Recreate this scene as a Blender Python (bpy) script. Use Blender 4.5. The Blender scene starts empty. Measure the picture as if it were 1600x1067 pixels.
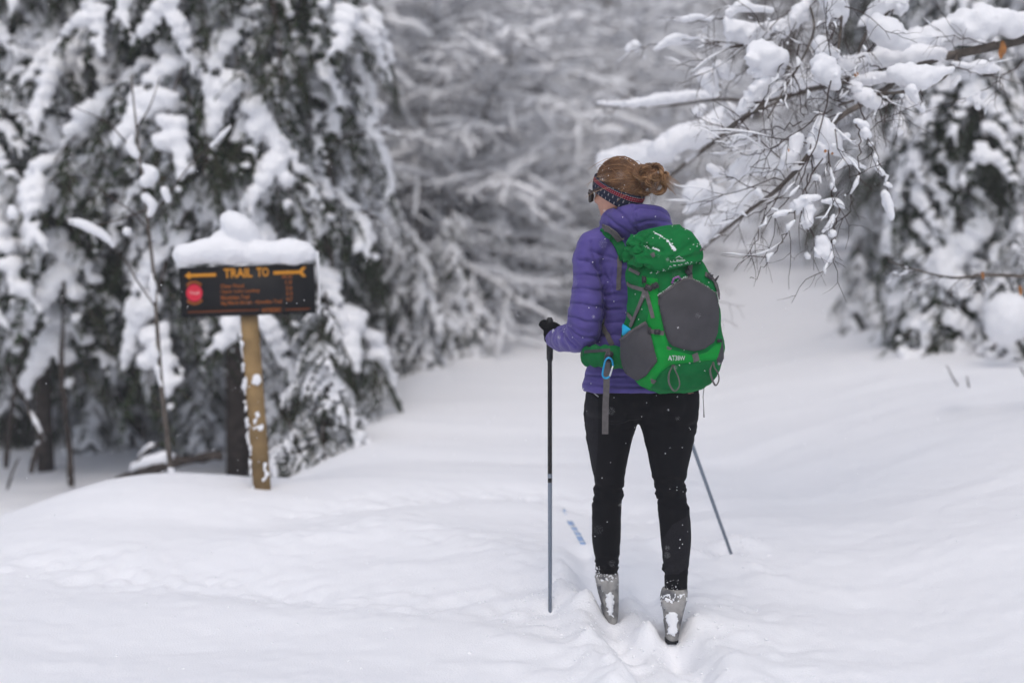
import bpy, math, random
import numpy as np
from math import radians as R, sin, cos, pi
from mathutils import Vector, Matrix, geometry
from mathutils.bvhtree import BVHTree

S = bpy.context.scene
C = S.collection
rnd = random.Random(7)
nrg = np.random.default_rng(7)

# ---------------------------------------------------------------- camera, sky, sun, exposure
F_PX = 50 / 36 * 1600
PITCH = math.atan((533.5 - 390) / F_PX)
CAM = Vector((0, 0, 1.4))
cd = bpy.data.cameras.new('camera')
cam = bpy.data.objects.new('camera', cd); C.objects.link(cam)
cam.location = CAM; cam.rotation_euler = (pi / 2 - PITCH, 0, 0)
cd.lens = 50; cd.sensor_width = 36; cd.clip_end = 600; cd.clip_start = 0.05
cd.dof.use_dof = True; cd.dof.focus_distance = 5.15; cd.dof.aperture_fstop = 1.1
S.camera = cam

W = bpy.data.worlds.new('World'); S.world = W; W.use_nodes = True
nt = W.node_tree; nt.nodes.clear()
SUN_EL, SUN_ROT = R(62), R(180)
sky = nt.nodes.new('ShaderNodeTexSky'); sky.sky_type = 'NISHITA'; sky.sun_disc = False
sky.sun_elevation = SUN_EL; sky.sun_rotation = SUN_ROT
sky.air_density = 1.0; sky.dust_density = 4.0; sky.ozone_density = 1.0
hs = nt.nodes.new('ShaderNodeHueSaturation'); hs.inputs['Saturation'].default_value = 1.0
bg = nt.nodes.new('ShaderNodeBackground'); bg.inputs['Strength'].default_value = 0.15
wo = nt.nodes.new('ShaderNodeOutputWorld')
nt.links.new(sky.outputs[0], hs.inputs['Color']); nt.links.new(hs.outputs[0], bg.inputs['Color'])
nt.links.new(bg.outputs[0], wo.inputs['Surface'])

sl = bpy.data.lights.new('sun', 'SUN'); sl.energy = 1.5; sl.angle = R(75); sl.color = (0.985, 1, 0.985)
so = bpy.data.objects.new('sun', sl); C.objects.link(so)
# Nishita: rotation 0 puts the sun at +Y, turning clockwise seen from above
sd = Vector((sin(SUN_ROT) * cos(SUN_EL), cos(SUN_ROT) * cos(SUN_EL), sin(SUN_EL)))
so.rotation_euler = (-sd).to_track_quat('-Z', 'Y').to_euler()

vs = S.view_settings
vs.view_transform = 'Standard'; vs.look = 'None'; vs.gamma = 1; vs.use_curve_mapping = False
vs.exposure = -0.36
S.cycles.max_bounces = 6; S.cycles.diffuse_bounces = 4; S.cycles.volume_bounces = 1
S.cycles.use_denoising = True

# ---------------------------------------------------------------- helpers
def P(px, py, Y):
    "the point at distance Y along the view direction of a photo pixel (1600x1067)"
    u = (px - 800) / F_PX; v = (533.5 - py) / F_PX
    d = Vector((u, cos(PITCH) + v * sin(PITCH), -sin(PITCH) + v * cos(PITCH)))
    return CAM + d * (Y / d.y)

def to_px(co):
    "numpy (n,3) -> photo pixels"
    q = co - np.array(CAM)
    dep = q[:, 1] * cos(PITCH) - q[:, 2] * sin(PITCH)
    up = q[:, 1] * sin(PITCH) + q[:, 2] * cos(PITCH)
    return 800 + F_PX * q[:, 0] / dep, 533.5 - F_PX * up / dep

def vnoise(p, seed=0):
    p = np.asarray(p, float); i = np.floor(p).astype(np.int64); f = p - i
    f = f * f * (3 - 2 * f)
    def h(a, b, c):
        n = (a * 374761393 + b * 668265263 + c * 2147483647 + seed * 1274126177) & 0xffffffff
        n = ((n ^ (n >> 13)) * 1274126177) & 0xffffffff
        return ((n ^ (n >> 16)) & 0xffff) / 65535.0 * 2 - 1
    r = 0
    for dx in (0, 1):
        for dy in (0, 1):
            for dz in (0, 1):
                w = (f[..., 0] if dx else 1 - f[..., 0]) * (f[..., 1] if dy else 1 - f[..., 1]) * (f[..., 2] if dz else 1 - f[..., 2])
                r = r + w * h(i[..., 0] + dx, i[..., 1] + dy, i[..., 2] + dz)
    return r

def fbm(p, octs=3, seed=0):
    p = np.asarray(p, float); r = 0; a = 1
    for k in range(octs):
        r = r + a * vnoise(p * 2 ** k, seed + k * 17); a *= .5
    return r

def sst(a, b, x):
    t = np.clip((x - a) / (b - a), 0, 1); return t * t * (3 - 2 * t)

class MB:
    def __init__(s): s.V = []; s.F = []; s.M = []; s.n = 0
    def add(s, V, Fc, mi=0):
        V = np.asarray(V, float).reshape(-1, 3)
        s.V.append(V)
        n = s.n
        s.F += [tuple(i + n for i in f) for f in Fc]
        s.M += [mi] * len(Fc)
        s.n += len(V); return s
    def arrays(s): return (np.concatenate(s.V) if s.V else np.zeros((0, 3))), s.F
    def mesh(s, name, mats, smooth=True):
        V, Fc = s.arrays()
        return mk_mesh(name, V, Fc, mats, smooth, s.M)

def mk_mesh(name, V, Fc, mats, smooth=True, midx=None):
    me = bpy.data.meshes.new(name)
    me.from_pydata(np.asarray(V).tolist(), [], [tuple(map(int, f)) for f in Fc])
    for m in (mats if isinstance(mats, (list, tuple)) else [mats]): me.materials.append(m)
    if smooth: me.polygons.foreach_set('use_smooth', np.ones(len(me.polygons), bool))
    if midx is not None and len(midx) == len(me.polygons):
        me.polygons.foreach_set('material_index', np.asarray(midx, np.int32))
    me.update(); return me

def link(name, me, parent=None, mat=None):
    o = bpy.data.objects.new(name, me); C.objects.link(o)
    if parent is not None: o.parent = parent
    if mat is not None: o.matrix_local = mat
    return o

def tag(o, label, cat, group=None):
    o['label'] = label; o['category'] = cat
    if group: o['group'] = group
    return o

def empty(name, loc, label, cat, group=None):
    o = bpy.data.objects.new(name, None); C.objects.link(o); o.location = loc
    o.empty_display_size = .1
    return tag(o, label, cat, group)

def part(name, mb, mats, parent, smooth=True, stuff=False, label=None):
    "a mesh built in world coordinates, hung under a thing whose transform is a plain translation"
    me = mb.mesh(name, mats, smooth) if isinstance(mb, MB) else mb
    o = link(name, me, parent)
    org = Vector((0, 0, 0)); q = parent
    while q is not None: org += q.location; q = q.parent
    if org.length > 0: me.transform(Matrix.Translation(-org))
    if stuff: o['kind'] = 'stuff'
    if label: o['label'] = label
    return o

def tube(pts, rad, n=6, cap=True, flat=1.0):
    "tube along points; parallel transport frame"
    p = np.asarray([tuple(q) for q in pts], float); k = len(p)
    r = np.full(k, rad, float) if np.isscalar(rad) else np.asarray(rad, float)
    t = np.gradient(p, axis=0); t /= np.linalg.norm(t, axis=1)[:, None] + 1e-12
    a = np.array((0, 0, 1.0)) if abs(t[0][2]) < .9 else np.array((1.0, 0, 0))
    u = np.cross(t[0], a); u /= np.linalg.norm(u)
    U = np.zeros((k, 3))
    for i in range(k):
        u = u - t[i] * u.dot(t[i]); u = u / (np.linalg.norm(u) + 1e-12); U[i] = u
    Vv = np.cross(t, U)
    an = np.arange(n) * 2 * pi / n
    V = (p[:, None] + r[:, None, None] * (np.cos(an)[None, :, None] * U[:, None] + flat * np.sin(an)[None, :, None] * Vv[:, None])).reshape(-1, 3)
    Fc = []
    for i in range(k - 1):
        b = i * n
        for j in range(n):
            j2 = (j + 1) % n
            Fc.append((b + j, b + j2, b + n + j2, b + n + j))
    if cap:
        Fc.append(tuple(range(n - 1, -1, -1))); Fc.append(tuple((k - 1) * n + j for j in range(n)))
    return V, Fc

def spline(pts, m):
    "Catmull-Rom resample to m points (any dimension)"
    p = np.asarray([tuple(q) for q in pts], float)
    if len(p) == 2: return p[0] + (p[1] - p[0]) * np.linspace(0, 1, m)[:, None]
    q = np.vstack([2 * p[0] - p[1], p, 2 * p[-1] - p[-2]])
    t = np.linspace(0, len(p) - 1, m); i = np.minimum(t.astype(int), len(p) - 2); f = (t - i)[:, None]
    a, b, c, d = q[i], q[i + 1], q[i + 2], q[i + 3]
    return .5 * (2 * b + (c - a) * f + (2 * a - 5 * b + 4 * c - d) * f ** 2 + (3 * b - a - 3 * c + d) * f ** 3)

def ico(sub=2):
    import bmesh
    bm = bmesh.new(); bmesh.ops.create_icosphere(bm, subdivisions=sub, radius=1)
    V = np.array([v.co[:] for v in bm.verts]); Fc = [tuple(v.index for v in f.verts) for f in bm.faces]
    bm.free(); return V, Fc
ICO1, ICO2, ICO3 = ico(1), ico(2), ico(3)

def ball(mb, c, r, sub=ICO2, M=None, mi=0):
    V = sub[0] * np.asarray(r if hasattr(r, '__len__') else (r, r, r))
    if M is not None: V = V @ np.array(M.to_3x3()).T
    mb.add(V + np.asarray(tuple(c)), sub[1], mi)

def box(mb, c, s, M=None, mi=0, bev=0.0):
    x, y, z = [q / 2 for q in s]
    if bev <= 0:
        V = np.array([(i * x, j * y, k * z) for i in (-1, 1) for j in (-1, 1) for k in (-1, 1)], float)
        Fc = [(0, 1, 3, 2), (4, 6, 7, 5), (0, 4, 5, 1), (2, 3, 7, 6), (0, 2, 6, 4), (1, 5, 7, 3)]
    else:
        import bmesh
        bm = bmesh.new(); bmesh.ops.create_cube(bm, size=1)
        for v in bm.verts: v.co = (v.co.x * s[0], v.co.y * s[1], v.co.z * s[2])
        bmesh.ops.bevel(bm, geom=bm.edges[:], offset=bev, segments=2, affect='EDGES')
        bm.verts.index_update()
        V = np.array([v.co[:] for v in bm.verts]); Fc = [tuple(v.index for v in f.verts) for f in bm.faces]; bm.free()
    if M is not None: V = V @ np.array(M.to_3x3()).T
    mb.add(V + np.asarray(tuple(c)), Fc, mi)

# a side scene in which rough unions are voxel-remeshed into one skin; removed again at the end
TS = bpy.data.scenes.new('work'); TVL = TS.view_layers[0]
def remesh(mb, voxel, smooth=4, fac=.5):
    V, Fc = mb.arrays() if isinstance(mb, MB) else mb
    me = mk_mesh('work', V, Fc, [])
    ob = bpy.data.objects.new('work', me); TS.collection.objects.link(ob)
    m = ob.modifiers.new('r', 'REMESH'); m.mode = 'VOXEL'; m.voxel_size = voxel; m.adaptivity = 0
    if smooth:
        s = ob.modifiers.new('s', 'SMOOTH'); s.factor = fac; s.iterations = smooth
    TVL.update()
    out = bpy.data.meshes.new_from_object(ob.evaluated_get(TVL.depsgraph))
    n = len(out.vertices); co = np.zeros(n * 3); out.vertices.foreach_get('co', co)
    Fo = [tuple(p.vertices) for p in out.polygons]
    bpy.data.objects.remove(ob); bpy.data.meshes.remove(me); bpy.data.meshes.remove(out)
    return co.reshape(-1, 3), Fo

def vnormals(V, Fc):
    N = np.zeros_like(V)
    q = np.array([f[:4] if len(f) >= 4 else (f[0], f[1], f[2], f[2]) for f in Fc])
    n = np.cross(V[q[:, 2]] - V[q[:, 0]], V[q[:, 3]] - V[q[:, 1]])
    t = q[:, 2] == q[:, 3]
    n[t] = np.cross(V[q[t, 1]] - V[q[t, 0]], V[q[t, 2]] - V[q[t, 0]])
    for k in range(4): np.add.at(N, q[:, k], n)
    return N / (np.linalg.norm(N, axis=1)[:, None] + 1e-12)

# ---------------------------------------------------------------- materials
MATS = {}
def mat(name, col, rough=.8, spec=.3, noise=0, nscale=8, bump=0, bscale=60, col2=None, metal=0, sheen=0, sss=0, dist=.01):
    m = bpy.data.materials.new(name); m.use_nodes = True; t = m.node_tree; b = t.nodes['Principled BSDF']
    b.inputs['Base Color'].default_value = (*col, 1); b.inputs['Roughness'].default_value = rough
    b.inputs['Specular IOR Level'].default_value = spec; b.inputs['Metallic'].default_value = metal
    if sheen: b.inputs['Sheen Weight'].default_value = sheen
    if sss:
        b.inputs['Subsurface Weight'].default_value = sss; b.inputs['Subsurface Radius'].default_value = (.02, .02, .025)
        b.inputs['Subsurface Scale'].default_value = .5
    tc = t.nodes.new('ShaderNodeTexCoord')
    if noise or col2:
        nz = t.nodes.new('ShaderNodeTexNoise'); nz.inputs['Scale'].default_value = nscale; nz.inputs['Detail'].default_value = 5
        t.links.new(tc.outputs['Object'], nz.inputs['Vector'])
        rp = t.nodes.new('ShaderNodeValToRGB'); rp.color_ramp.elements[0].position = .35; rp.color_ramp.elements[1].position = .65
        c2 = col2 or tuple(min(1, c * (1 + noise)) for c in col); c1 = col if col2 else tuple(c * (1 - noise) for c in col)
        rp.color_ramp.elements[0].color = (*c1, 1); rp.color_ramp.elements[1].color = (*c2, 1)
        t.links.new(nz.outputs['Fac'], rp.inputs['Fac']); t.links.new(rp.outputs['Color'], b.inputs['Base Color'])
    if bump:
        n2 = t.nodes.new('ShaderNodeTexNoise'); n2.inputs['Scale'].default_value = bscale; n2.inputs['Detail'].default_value = 4
        bp = t.nodes.new('ShaderNodeBump'); bp.inputs['Strength'].default_value = bump; bp.inputs['Distance'].default_value = dist
        t.links.new(tc.outputs['Object'], n2.inputs['Vector']); t.links.new(n2.outputs['Fac'], bp.inputs['Height'])
        t.links.new(bp.outputs['Normal'], b.inputs['Normal'])
    MATS[name] = m; return m

M_snow = mat('snow', (.87, .875, .90), .75, .15, bump=.35, bscale=90, dist=.006)
M_gsnow = mat('ground_snow', (.87, .875, .905), .7, .15, bump=.55, bscale=150, dist=.005)
M_bark = mat('bark', (.055, .045, .04), .95, .1, noise=.4, nscale=14, bump=.8, bscale=40)
M_beech = mat('beech_bark', (.115, .098, .085), .9, .15, noise=.35, nscale=10)
M_twig = mat('twig', (.06, .042, .036), .9, .15)
M_needle = mat('needles', (.022, .040, .018), .85, .15, col2=(.045, .062, .030), nscale=3)
M_leaf = mat('dry_leaf', (.36, .16, .055), .8, .2, noise=.3, nscale=30)
M_wood = mat('post_wood', (.27, .18, .085), .85, .2, noise=.22, nscale=9, bump=.3, bscale=40)
M_board = mat('board_paint', (.006, .006, .007), .6, .3)
M_yel = mat('sign_yellow', (.60, .25, .018), .6, .3)
M_orange = mat('sign_orange', (.30, .085, .012), .7, .3)
M_red = mat('emblem_red', (.62, .02, .05), .6, .3)
M_pink = mat('emblem_script', (.75, .35, .33), .6, .3)

# ---------------------------------------------------------------- the ground
def H(x, y):
    x = np.asarray(x, float); y = np.asarray(y, float)
    p = np.stack([x, y, np.zeros_like(x)], -1)
    trail = .044 * np.clip(y - 5, 0, 30) + .0 * y
    # the bank on the right
    xr = x - (1.25 + .05 * (y - 5)) + .25 * vnoise(p * .45, 3)
    bank = .36 * sst(0, 2.0, xr) + .16 * sst(2.4, 6, xr) + .05 * sst(.0, .5, xr)
    bank = bank * sst(3.2, 6.5, y + .2 * x)
    z = trail + bank
    # low wood floor on the left, behind the mound
    low = -.30 + .06 * np.clip(y - 12.5, 0, 100) + .05 * vnoise(p * .5, 5)
    edge = -1.55 + .06 * (y - 8) + .25 * vnoise(p * .5, 9)
    m = sst(edge + .7, edge - .7, x) * sst(7.45, 8.6, y - .10 * (x + 1.3))
    z = z * (1 - m) + low * m
    # mound with the sign on it
    cr = sum(np.interp(x + k, [-6, -3.6, -2.66, -2.06, -1.6, -1.28, -.9, -.4, .3], [-.35, -.26, -.09, .16, .135, .055, .06, .03, 0]) for k in np.linspace(-.32, .32, 9)) / 9
    z = z + cr * np.exp(-((y - 7.45) / .95) ** 2)
    z = z - .12 * sst(-1.8, -4, x) * sst(9, 6, y)
    # hill closing the view
    z = z + np.clip(y - 38, 0, 60) ** 1.25 * .16 + .6 * vnoise(p * .08, 21) * sst(22, 45, y)
    # drifts and ripples
    near = sst(26, 12, y)
    z = z + (.030 * fbm(p * np.array([.7, .9, 1]), 2, 31) + .012 * fbm(p * np.array([1.1, 3.2, 1]) + np.array([.0, .3, 0]) * x[..., None], 2, 37)) * near
    rip = vnoise(np.stack([x * .55 + y * .25, y * 5.5 - x * 2.2, 0 * x], -1), 41)
    z = z + .010 * np.clip(rip, -.1, 1) * sst(.2, 1.4, x) * near
    # old track and crusted ridges across the front left
    def ridge(pts, w, h, rough=.5):
        a = np.array(pts, float); best = np.full(x.shape, 1e9)
        for i in range(len(a) - 1):
            d = a[i + 1] - a[i]; t = np.clip(((x - a[i, 0]) * d[0] + (y - a[i, 1]) * d[1]) / d.dot(d), 0, 1)
            best = np.minimum(best, np.hypot(x - a[i, 0] - t * d[0], y - a[i, 1] - t * d[1]))
        return h * np.exp(-(best / w) ** 2) * (1 + rough * vnoise(p * 9, 77) + rough * vnoise(p * 22, 78))
    z = z - ridge([(-2.2, 6.1), (-1.3, 5.9), (-.9, 5.6), (-.4, 5.5), (.2, 5.25), (.5, 4.9)], .22, .026)
    z = z + ridge([(-1.3, 5.62), (-.8, 5.36), (-.3, 5.25), (.1, 5.0), (.35, 4.75)], .12, .012)
    z = z + ridge([(-1.1, 6.35), (-.6, 6.6), (-.2, 6.3), (.1, 6.0), (.5, 6.1)], .22, .035, .25)
    z = z - ridge([(-1.0, 6.9), (-.4, 7.3), (.2, 7.4), (.6, 6.9)], .18, .04, .3)
    z = z + ridge([(.62, 6.25), (.9, 6.2), (1.05, 5.85)], .10, .03)
    z = z - ridge([(.93, 6.2), (.95, 5.6), (1.0, 5.0), (.9, 4.5)], .06, .012)
    # ski troughs and foot holes round the skier
    z = z - ridge([(.32, 6.2), (.365, 5.42), (.42, 4.9), (.47, 4.3), (.5, 3.6)], .07, .066, .14)
    z = z - ridge([(.55, 5.7), (.575, 5.17), (.60, 4.7), (.62, 4.2), (.64, 3.6)], .075, .066, .14)
    z = z + ridge([(.20, 5.75), (.245, 5.42), (.30, 5.0), (.36, 4.5)], .075, .05, .45)
    z = z + ridge([(.475, 5.5), (.50, 5.1), (.52, 4.6)], .06, .012, .5)
    z = z + ridge([(.70, 5.5), (.72, 5.1), (.74, 4.6)], .08, .02, .5)
    pit = lambda cx, cy, r, d: d * np.exp(-((x - cx) ** 2 + (y - cy) ** 2) / r ** 2)
    z = z - pit(.95, 6.22, .07, .05) + pit(1.02, 6.3, .1, .05) - pit(.146, 5.40, .035, .04) + pit(.10, 5.5, .1, .015) + pit(.300, 5.375, .05, .07) + pit(.505, 5.15, .045, .05) + pit(.66, 5.2, .05, .03)
    tr = sst(.9, .1, np.abs(x - .5)) * sst(6.6, 5.4, y)
    z = z + tr * (.013 * fbm(p * 11, 3, 51))
    fine = .0035 * fbm(p * 16, 2, 61) * sst(9, 6, y)
    return z + fine

def axis(a, b, fine, lo, hi, grow):
    c = list(np.arange(a, b + 1e-6, fine)); s = fine
    while c[-1] < hi: s *= grow; c.append(c[-1] + s)
    s = fine; pre = []
    q = a
    while q > lo: s *= grow; q -= s; pre.append(q)
    return np.array(pre[::-1] + c)
gx = axis(-2.6, 2.6, .022, -140, 140, 1.045)
gy = axis(3.9, 8.2, .022, -30, 170, 1.03)
X, Y = np.meshgrid(gx, gy)
Z = H(X, Y)
nx, ny = len(gx), len(gy)
V = np.stack([X, Y, Z], -1).reshape(-1, 3)
idx = np.arange(nx * ny).reshape(ny, nx)
Q = np.stack([idx[:-1, :-1], idx[:-1, 1:], idx[1:, 1:], idx[1:, :-1]], -1).reshape(-1, 4)
gme = bpy.data.meshes.new('snow_ground')
gme.vertices.add(len(V)); gme.vertices.foreach_set('co', V.ravel())
gme.loops.add(Q.size); gme.loops.foreach_set('vertex_index', Q.ravel().astype(np.int32))
gme.polygons.add(len(Q)); gme.polygons.foreach_set('loop_start', (np.arange(len(Q)) * 4).astype(np.int32))
gme.polygons.foreach_set('use_smooth', np.ones(len(Q), bool))
gme.update(calc_edges=True); gme.materials.append(M_gsnow)
g = link('snow_ground', gme); g['kind'] = 'structure'

def h1(x, y): return float(H(np.array([x]), np.array([y]))[0])
def on_ground(px, Y, sink=.06):
    x = (px - 800) / F_PX * Y
    return Vector((x, Y, h1(x, Y) - sink))

# ---------------------------------------------------------------- spruces under snow
ORD = 'first second third fourth fifth sixth seventh eighth ninth tenth eleventh twelfth thirteenth fourteenth fifteenth'.split()
def make_bough(seed):
    r = random.Random(seed); g_ = np.random.default_rng(seed)
    L = 1.25; droop = r.uniform(.28, .6)
    stem = lambda t: np.array((t * L, .05 * sin(4 * t + seed), .10 * t - droop * t * t * L))
    wood, snow = MB(), MB()
    wood.add(*tube([stem(t) for t in np.linspace(0, 1, 7)], np.linspace(.016, .004, 7), 5, False))
    tw = []          # twig polylines that carry needles
    def finger(a, d, ln, dr):
        pts = []
        for t in np.linspace(0, 1, 5):
            pts.append(a + d * ln * t + np.array((0, 0, -dr * t * t * ln)))
        return np.array(pts)
    k = 0; t = .13
    while t < 1.0:
        side = 1 if k % 2 else -1; k += 1
        a = stem(t); ang = R(r.uniform(38, 62)) * side
        d = np.array((cos(ang), sin(ang), -.15 - .3 * t)); d /= np.linalg.norm(d)
        ln = (.50 * (1 - .62 * t) + .06) * r.uniform(.75, 1.2)
        fl = finger(a, d, ln, r.uniform(.3, .75)); tw.append(fl)
        for q in np.linspace(.3, .95, 4):
            i = min(3, int(q * 4)); b = fl[i] + (fl[i + 1] - fl[i]) * (q * 4 - i)
            for s2 in (-1, 1):
                a2 = ang + R(38) * s2 * r.uniform(.7, 1.2)
                d2 = np.array((cos(a2), sin(a2), -.35)); d2 /= np.linalg.norm(d2)
                tw.append(finger(b, d2, ln * .36 * r.uniform(.7, 1.2), .8))
        # the snow lying on this spray
        if r.random() < .70:
            heavy = r.uniform(.7, 1.25)
            for j in range(1, 5):
                w = (.078 - .009 * j) * heavy
                ball(snow, fl[j] - (fl[j] - a) * .12 + np.array((0, 0, w * .45)), (w * 1.45, w * 1.45, w * .62), ICO1)
            for fg in tw[-8:]:
                if r.random() < .45:
                    for j in range(0, 5):
                        w = (.036 - .004 * j) * heavy * r.uniform(.75, 1.2)
                        ball(snow, fg[j] + np.array((0, 0, w * .55)), (w * 1.15, w * 1.0, w * .8), ICO1)
        t += r.uniform(.075, .115)
    tw.append(finger(stem(.9), np.array((.9, 0, -.45)), .22, .5))
    for q in np.linspace(.15, 1, 12):
        w = .068 * r.uniform(.5, 1.35)
        if r.random() < .55:
            ball(snow, stem(q) + np.array((0, r.uniform(-.03, .03), w * .45)), (w * 1.3, w * 1.1, w * .8), ICO1)
    # needle sprays: slim drooping quads
    A, D = [], []
    for f in tw:
        seg = np.diff(f, axis=0); ln = np.linalg.norm(seg, axis=1).sum(); n = max(3, int(ln / .009))
        tt = np.linspace(0, .999, n) * 4; i = tt.astype(int)
        A.append(f[i] + seg[i] * (tt - i)[:, None]); D.append(seg[i] / (np.linalg.norm(seg[i], axis=1)[:, None] + 1e-9))
        wood.add(*tube(f, np.linspace(.004, .002, 5), 3, False))
    A = np.concatenate(A); D = np.concatenate(D); n = len(A)
    dv = D * .75 + g_.normal(0, .55, (n, 3)) + np.array((0, 0, -.25)); dv /= np.linalg.norm(dv, axis=1)[:, None]
    ln = g_.uniform(.022, .05, n)[:, None]
    sd_ = np.cross(dv, g_.normal(0, 1, (n, 3))); sd_ /= np.linalg.norm(sd_, axis=1)[:, None] + 1e-9
    wd = g_.uniform(.004, .008, n)[:, None]
    Vq = np.stack([A, A + dv * ln * .5 + sd_ * wd, A + dv * ln, A + dv * ln * .5 - sd_ * wd], 1).reshape(-1, 3)
    nb = wood.n
    wood.add(Vq, [(4 * j, 4 * j + 1, 4 * j + 2, 4 * j + 3) for j in range(n)], 1)
    me = wood.mesh('bough', [M_twig, M_needle], False)
    Vs, Fs = remesh(snow, .0145, 2)
    Vs = Vs + vnormals(Vs, Fs) * (.014 * fbm(Vs * 20, 3, seed) + .004 * vnoise(Vs * 75, seed))[:, None]
    return me, mk_mesh('snow_load', Vs, Fs, M_snow)
BOUGHS = [make_bough(100 + i) for i in range(7)]

def snowy_trunk(h, r0, seed, lean=0, mats=None, side_snow=True):
    r = random.Random(seed)
    pts = [(lean * t * h + .04 * sin(3 * t + seed), .04 * cos(2.3 * t + seed), t * h) for t in np.linspace(0, 1, 10)]
    V, Fc = tube(pts, np.linspace(r0 * 1.15, r0 * .25, 10), 12)
    mb = MB(); V = V + np.array((1, 1, 0)) * (vnoise(V * np.array((14, 14, 3)), seed) * r0 * .12)[:, None]
    mb.add(V, Fc); return mb

def spruce(px, Y, h, r0, label, seed, low=.5, blen=1.0, n=70, top=None, droop=0.0, group=None, lean=0, name='spruce_tree', bare_=.22):
    r = random.Random(seed); loc = on_ground(px, Y)
    t = empty(name, loc, label, 'tree', group)
    link('trunk', snowy_trunk(h, r0, seed, lean).mesh('trunk', M_bark), t)
    for i in range(n):
        if r.random() < .08: continue
        f = (i + r.random()) / n; z = low + (h * .98 - low) * f
        L = blen * (1.0 - .72 * f) * r.uniform(.7, 1.2) * (1 + .22 * (h > 6) * min(1, max(0, (z - 2.6) / 1.2)))
        az = i * 2.39996 + r.uniform(-.4, .4)
        pitch = R(r.uniform(8, 34)) + droop * (1 - f)
        me, sn = BOUGHS[r.randrange(len(BOUGHS))]
        m = Matrix.Translation((lean * z, 0, z)) @ Matrix.Rotation(az, 4, 'Z') @ Matrix.Rotation(pitch, 4, 'Y') @ Matrix.Rotation(R(r.uniform(-14, 14)), 4, 'X') @ Matrix.Diagonal((L, L * r.uniform(.85, 1.15), L * r.uniform(.9, 1.2), 1))
        b = link('bough', me, t, m)
        if r.random() > bare_: link('snow_load', sn, b)['kind'] = 'stuff'
    return t

spruce(362, 10.4, 7.5, .085, 'dark-trunked spruce under heavy snow directly behind the trail sign', 1, low=2.0, blen=1.15, n=112)
spruce(60, 11.0, 7.0, .06, 'tall snow-laden spruce nearest the left edge of the view', 2, low=2.1, blen=1.2, n=112)
spruce(205, 12.6, 8.0, .085, 'snow-laden spruce standing back between the left-edge spruce and the sign', 3, low=1.5, blen=1.2, n=105)
spruce(-60, 13.5, 8.5, .15, 'shadowed spruce at the far left, cut by the picture edge', 4, low=2.0, blen=1.4, n=80)
spruce(455, 12.8, 8.0, .10, 'tall narrow spruce rising right of the trail sign', 5, low=1.3, blen=.95, n=80)
spruce(505, 9.15, 1.12, .03, 'small bushy young spruce growing low to the right of the sign post', 6, low=.10, blen=.52, n=34)
spruce(455, 8.95, .42, .02, 'tiny spruce seedling bowed under round snow beside the sign post', 7, low=.03, blen=.34, n=12)
spruce(575, 13.2, 2.3, .04, 'young spruce with pale drooping boughs at the left edge of the trail clearing', 8, low=.15, blen=.8, n=40)
spruce(300, 15.5, 9, .15, 'dim spruce deep in the wood, seen between the sign and the sapling', 9, low=.7, blen=1.3, n=70)
spruce(110, 17, 9, .15, 'dim spruce deep in the wood at left, behind the bent broken stem', 10, low=.7, blen=1.4, n=70)
spruce(1475, 11.0, 4.2, .09, 'full spruce with boughs weighed down to the snow bank on the right', 11, low=.25, blen=1.25, n=70, droop=R(38), bare_=.30)
spruce(1660, 12.6, 8, .13, 'large dark spruce at the right edge above the snow bank', 12, low=.4, blen=1.4, n=80, droop=R(25), bare_=.35)
spruce(1560, 14.6, 9, .14, 'spruce with a bare brown trunk behind the bank at right', 13, low=2.2, blen=1.1, n=70, bare_=.35)
spruce(1455, 18, 9.5, .15, 'tall dark spruce behind the snow-covered hanging beech branches', 14, low=1.6, blen=1.35, n=70, bare_=.4)
spruce(1570, 20, 10, .15, 'hazy spruce farther back at right, behind the drooping bank spruce', 15, low=.8, blen=1.6, n=70, bare_=.3)
spruce(1345, 12.8, .9, .03, 'squat snow-buried spruce shrub at the foot of the right bank', 16, low=.05, blen=.5, n=18, droop=R(25))
shrubR = spruce(1600, 10.2, 1.2, .03, 'snow-heaped spruce shrub at the right picture edge on the bank', 17, low=.05, blen=.6, n=22, droop=R(20))
for i, (px, Y, h, bl) in enumerate([(640, 12.9, 1.3, .7), (700, 14.0, 1.5, .75), (770, 15.6, 1.7, .8), (835, 17.6, 1.8, .8), (600, 13.8, 2.3, .85), (880, 20, 2.0, .8), (735, 16.5, 2.6, .9)]):
    spruce(px, Y, h, .04, ORD[sorted((640, 700, 770, 835, 600, 880, 735)).index(px)] + ' from the left of the low snow-covered young spruces in the thicket beyond the clearing', 30 + i, low=.1, blen=bl, n=30, droop=R(15), group='young spruces in the thicket beyond the clearing', bare_=0)

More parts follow.
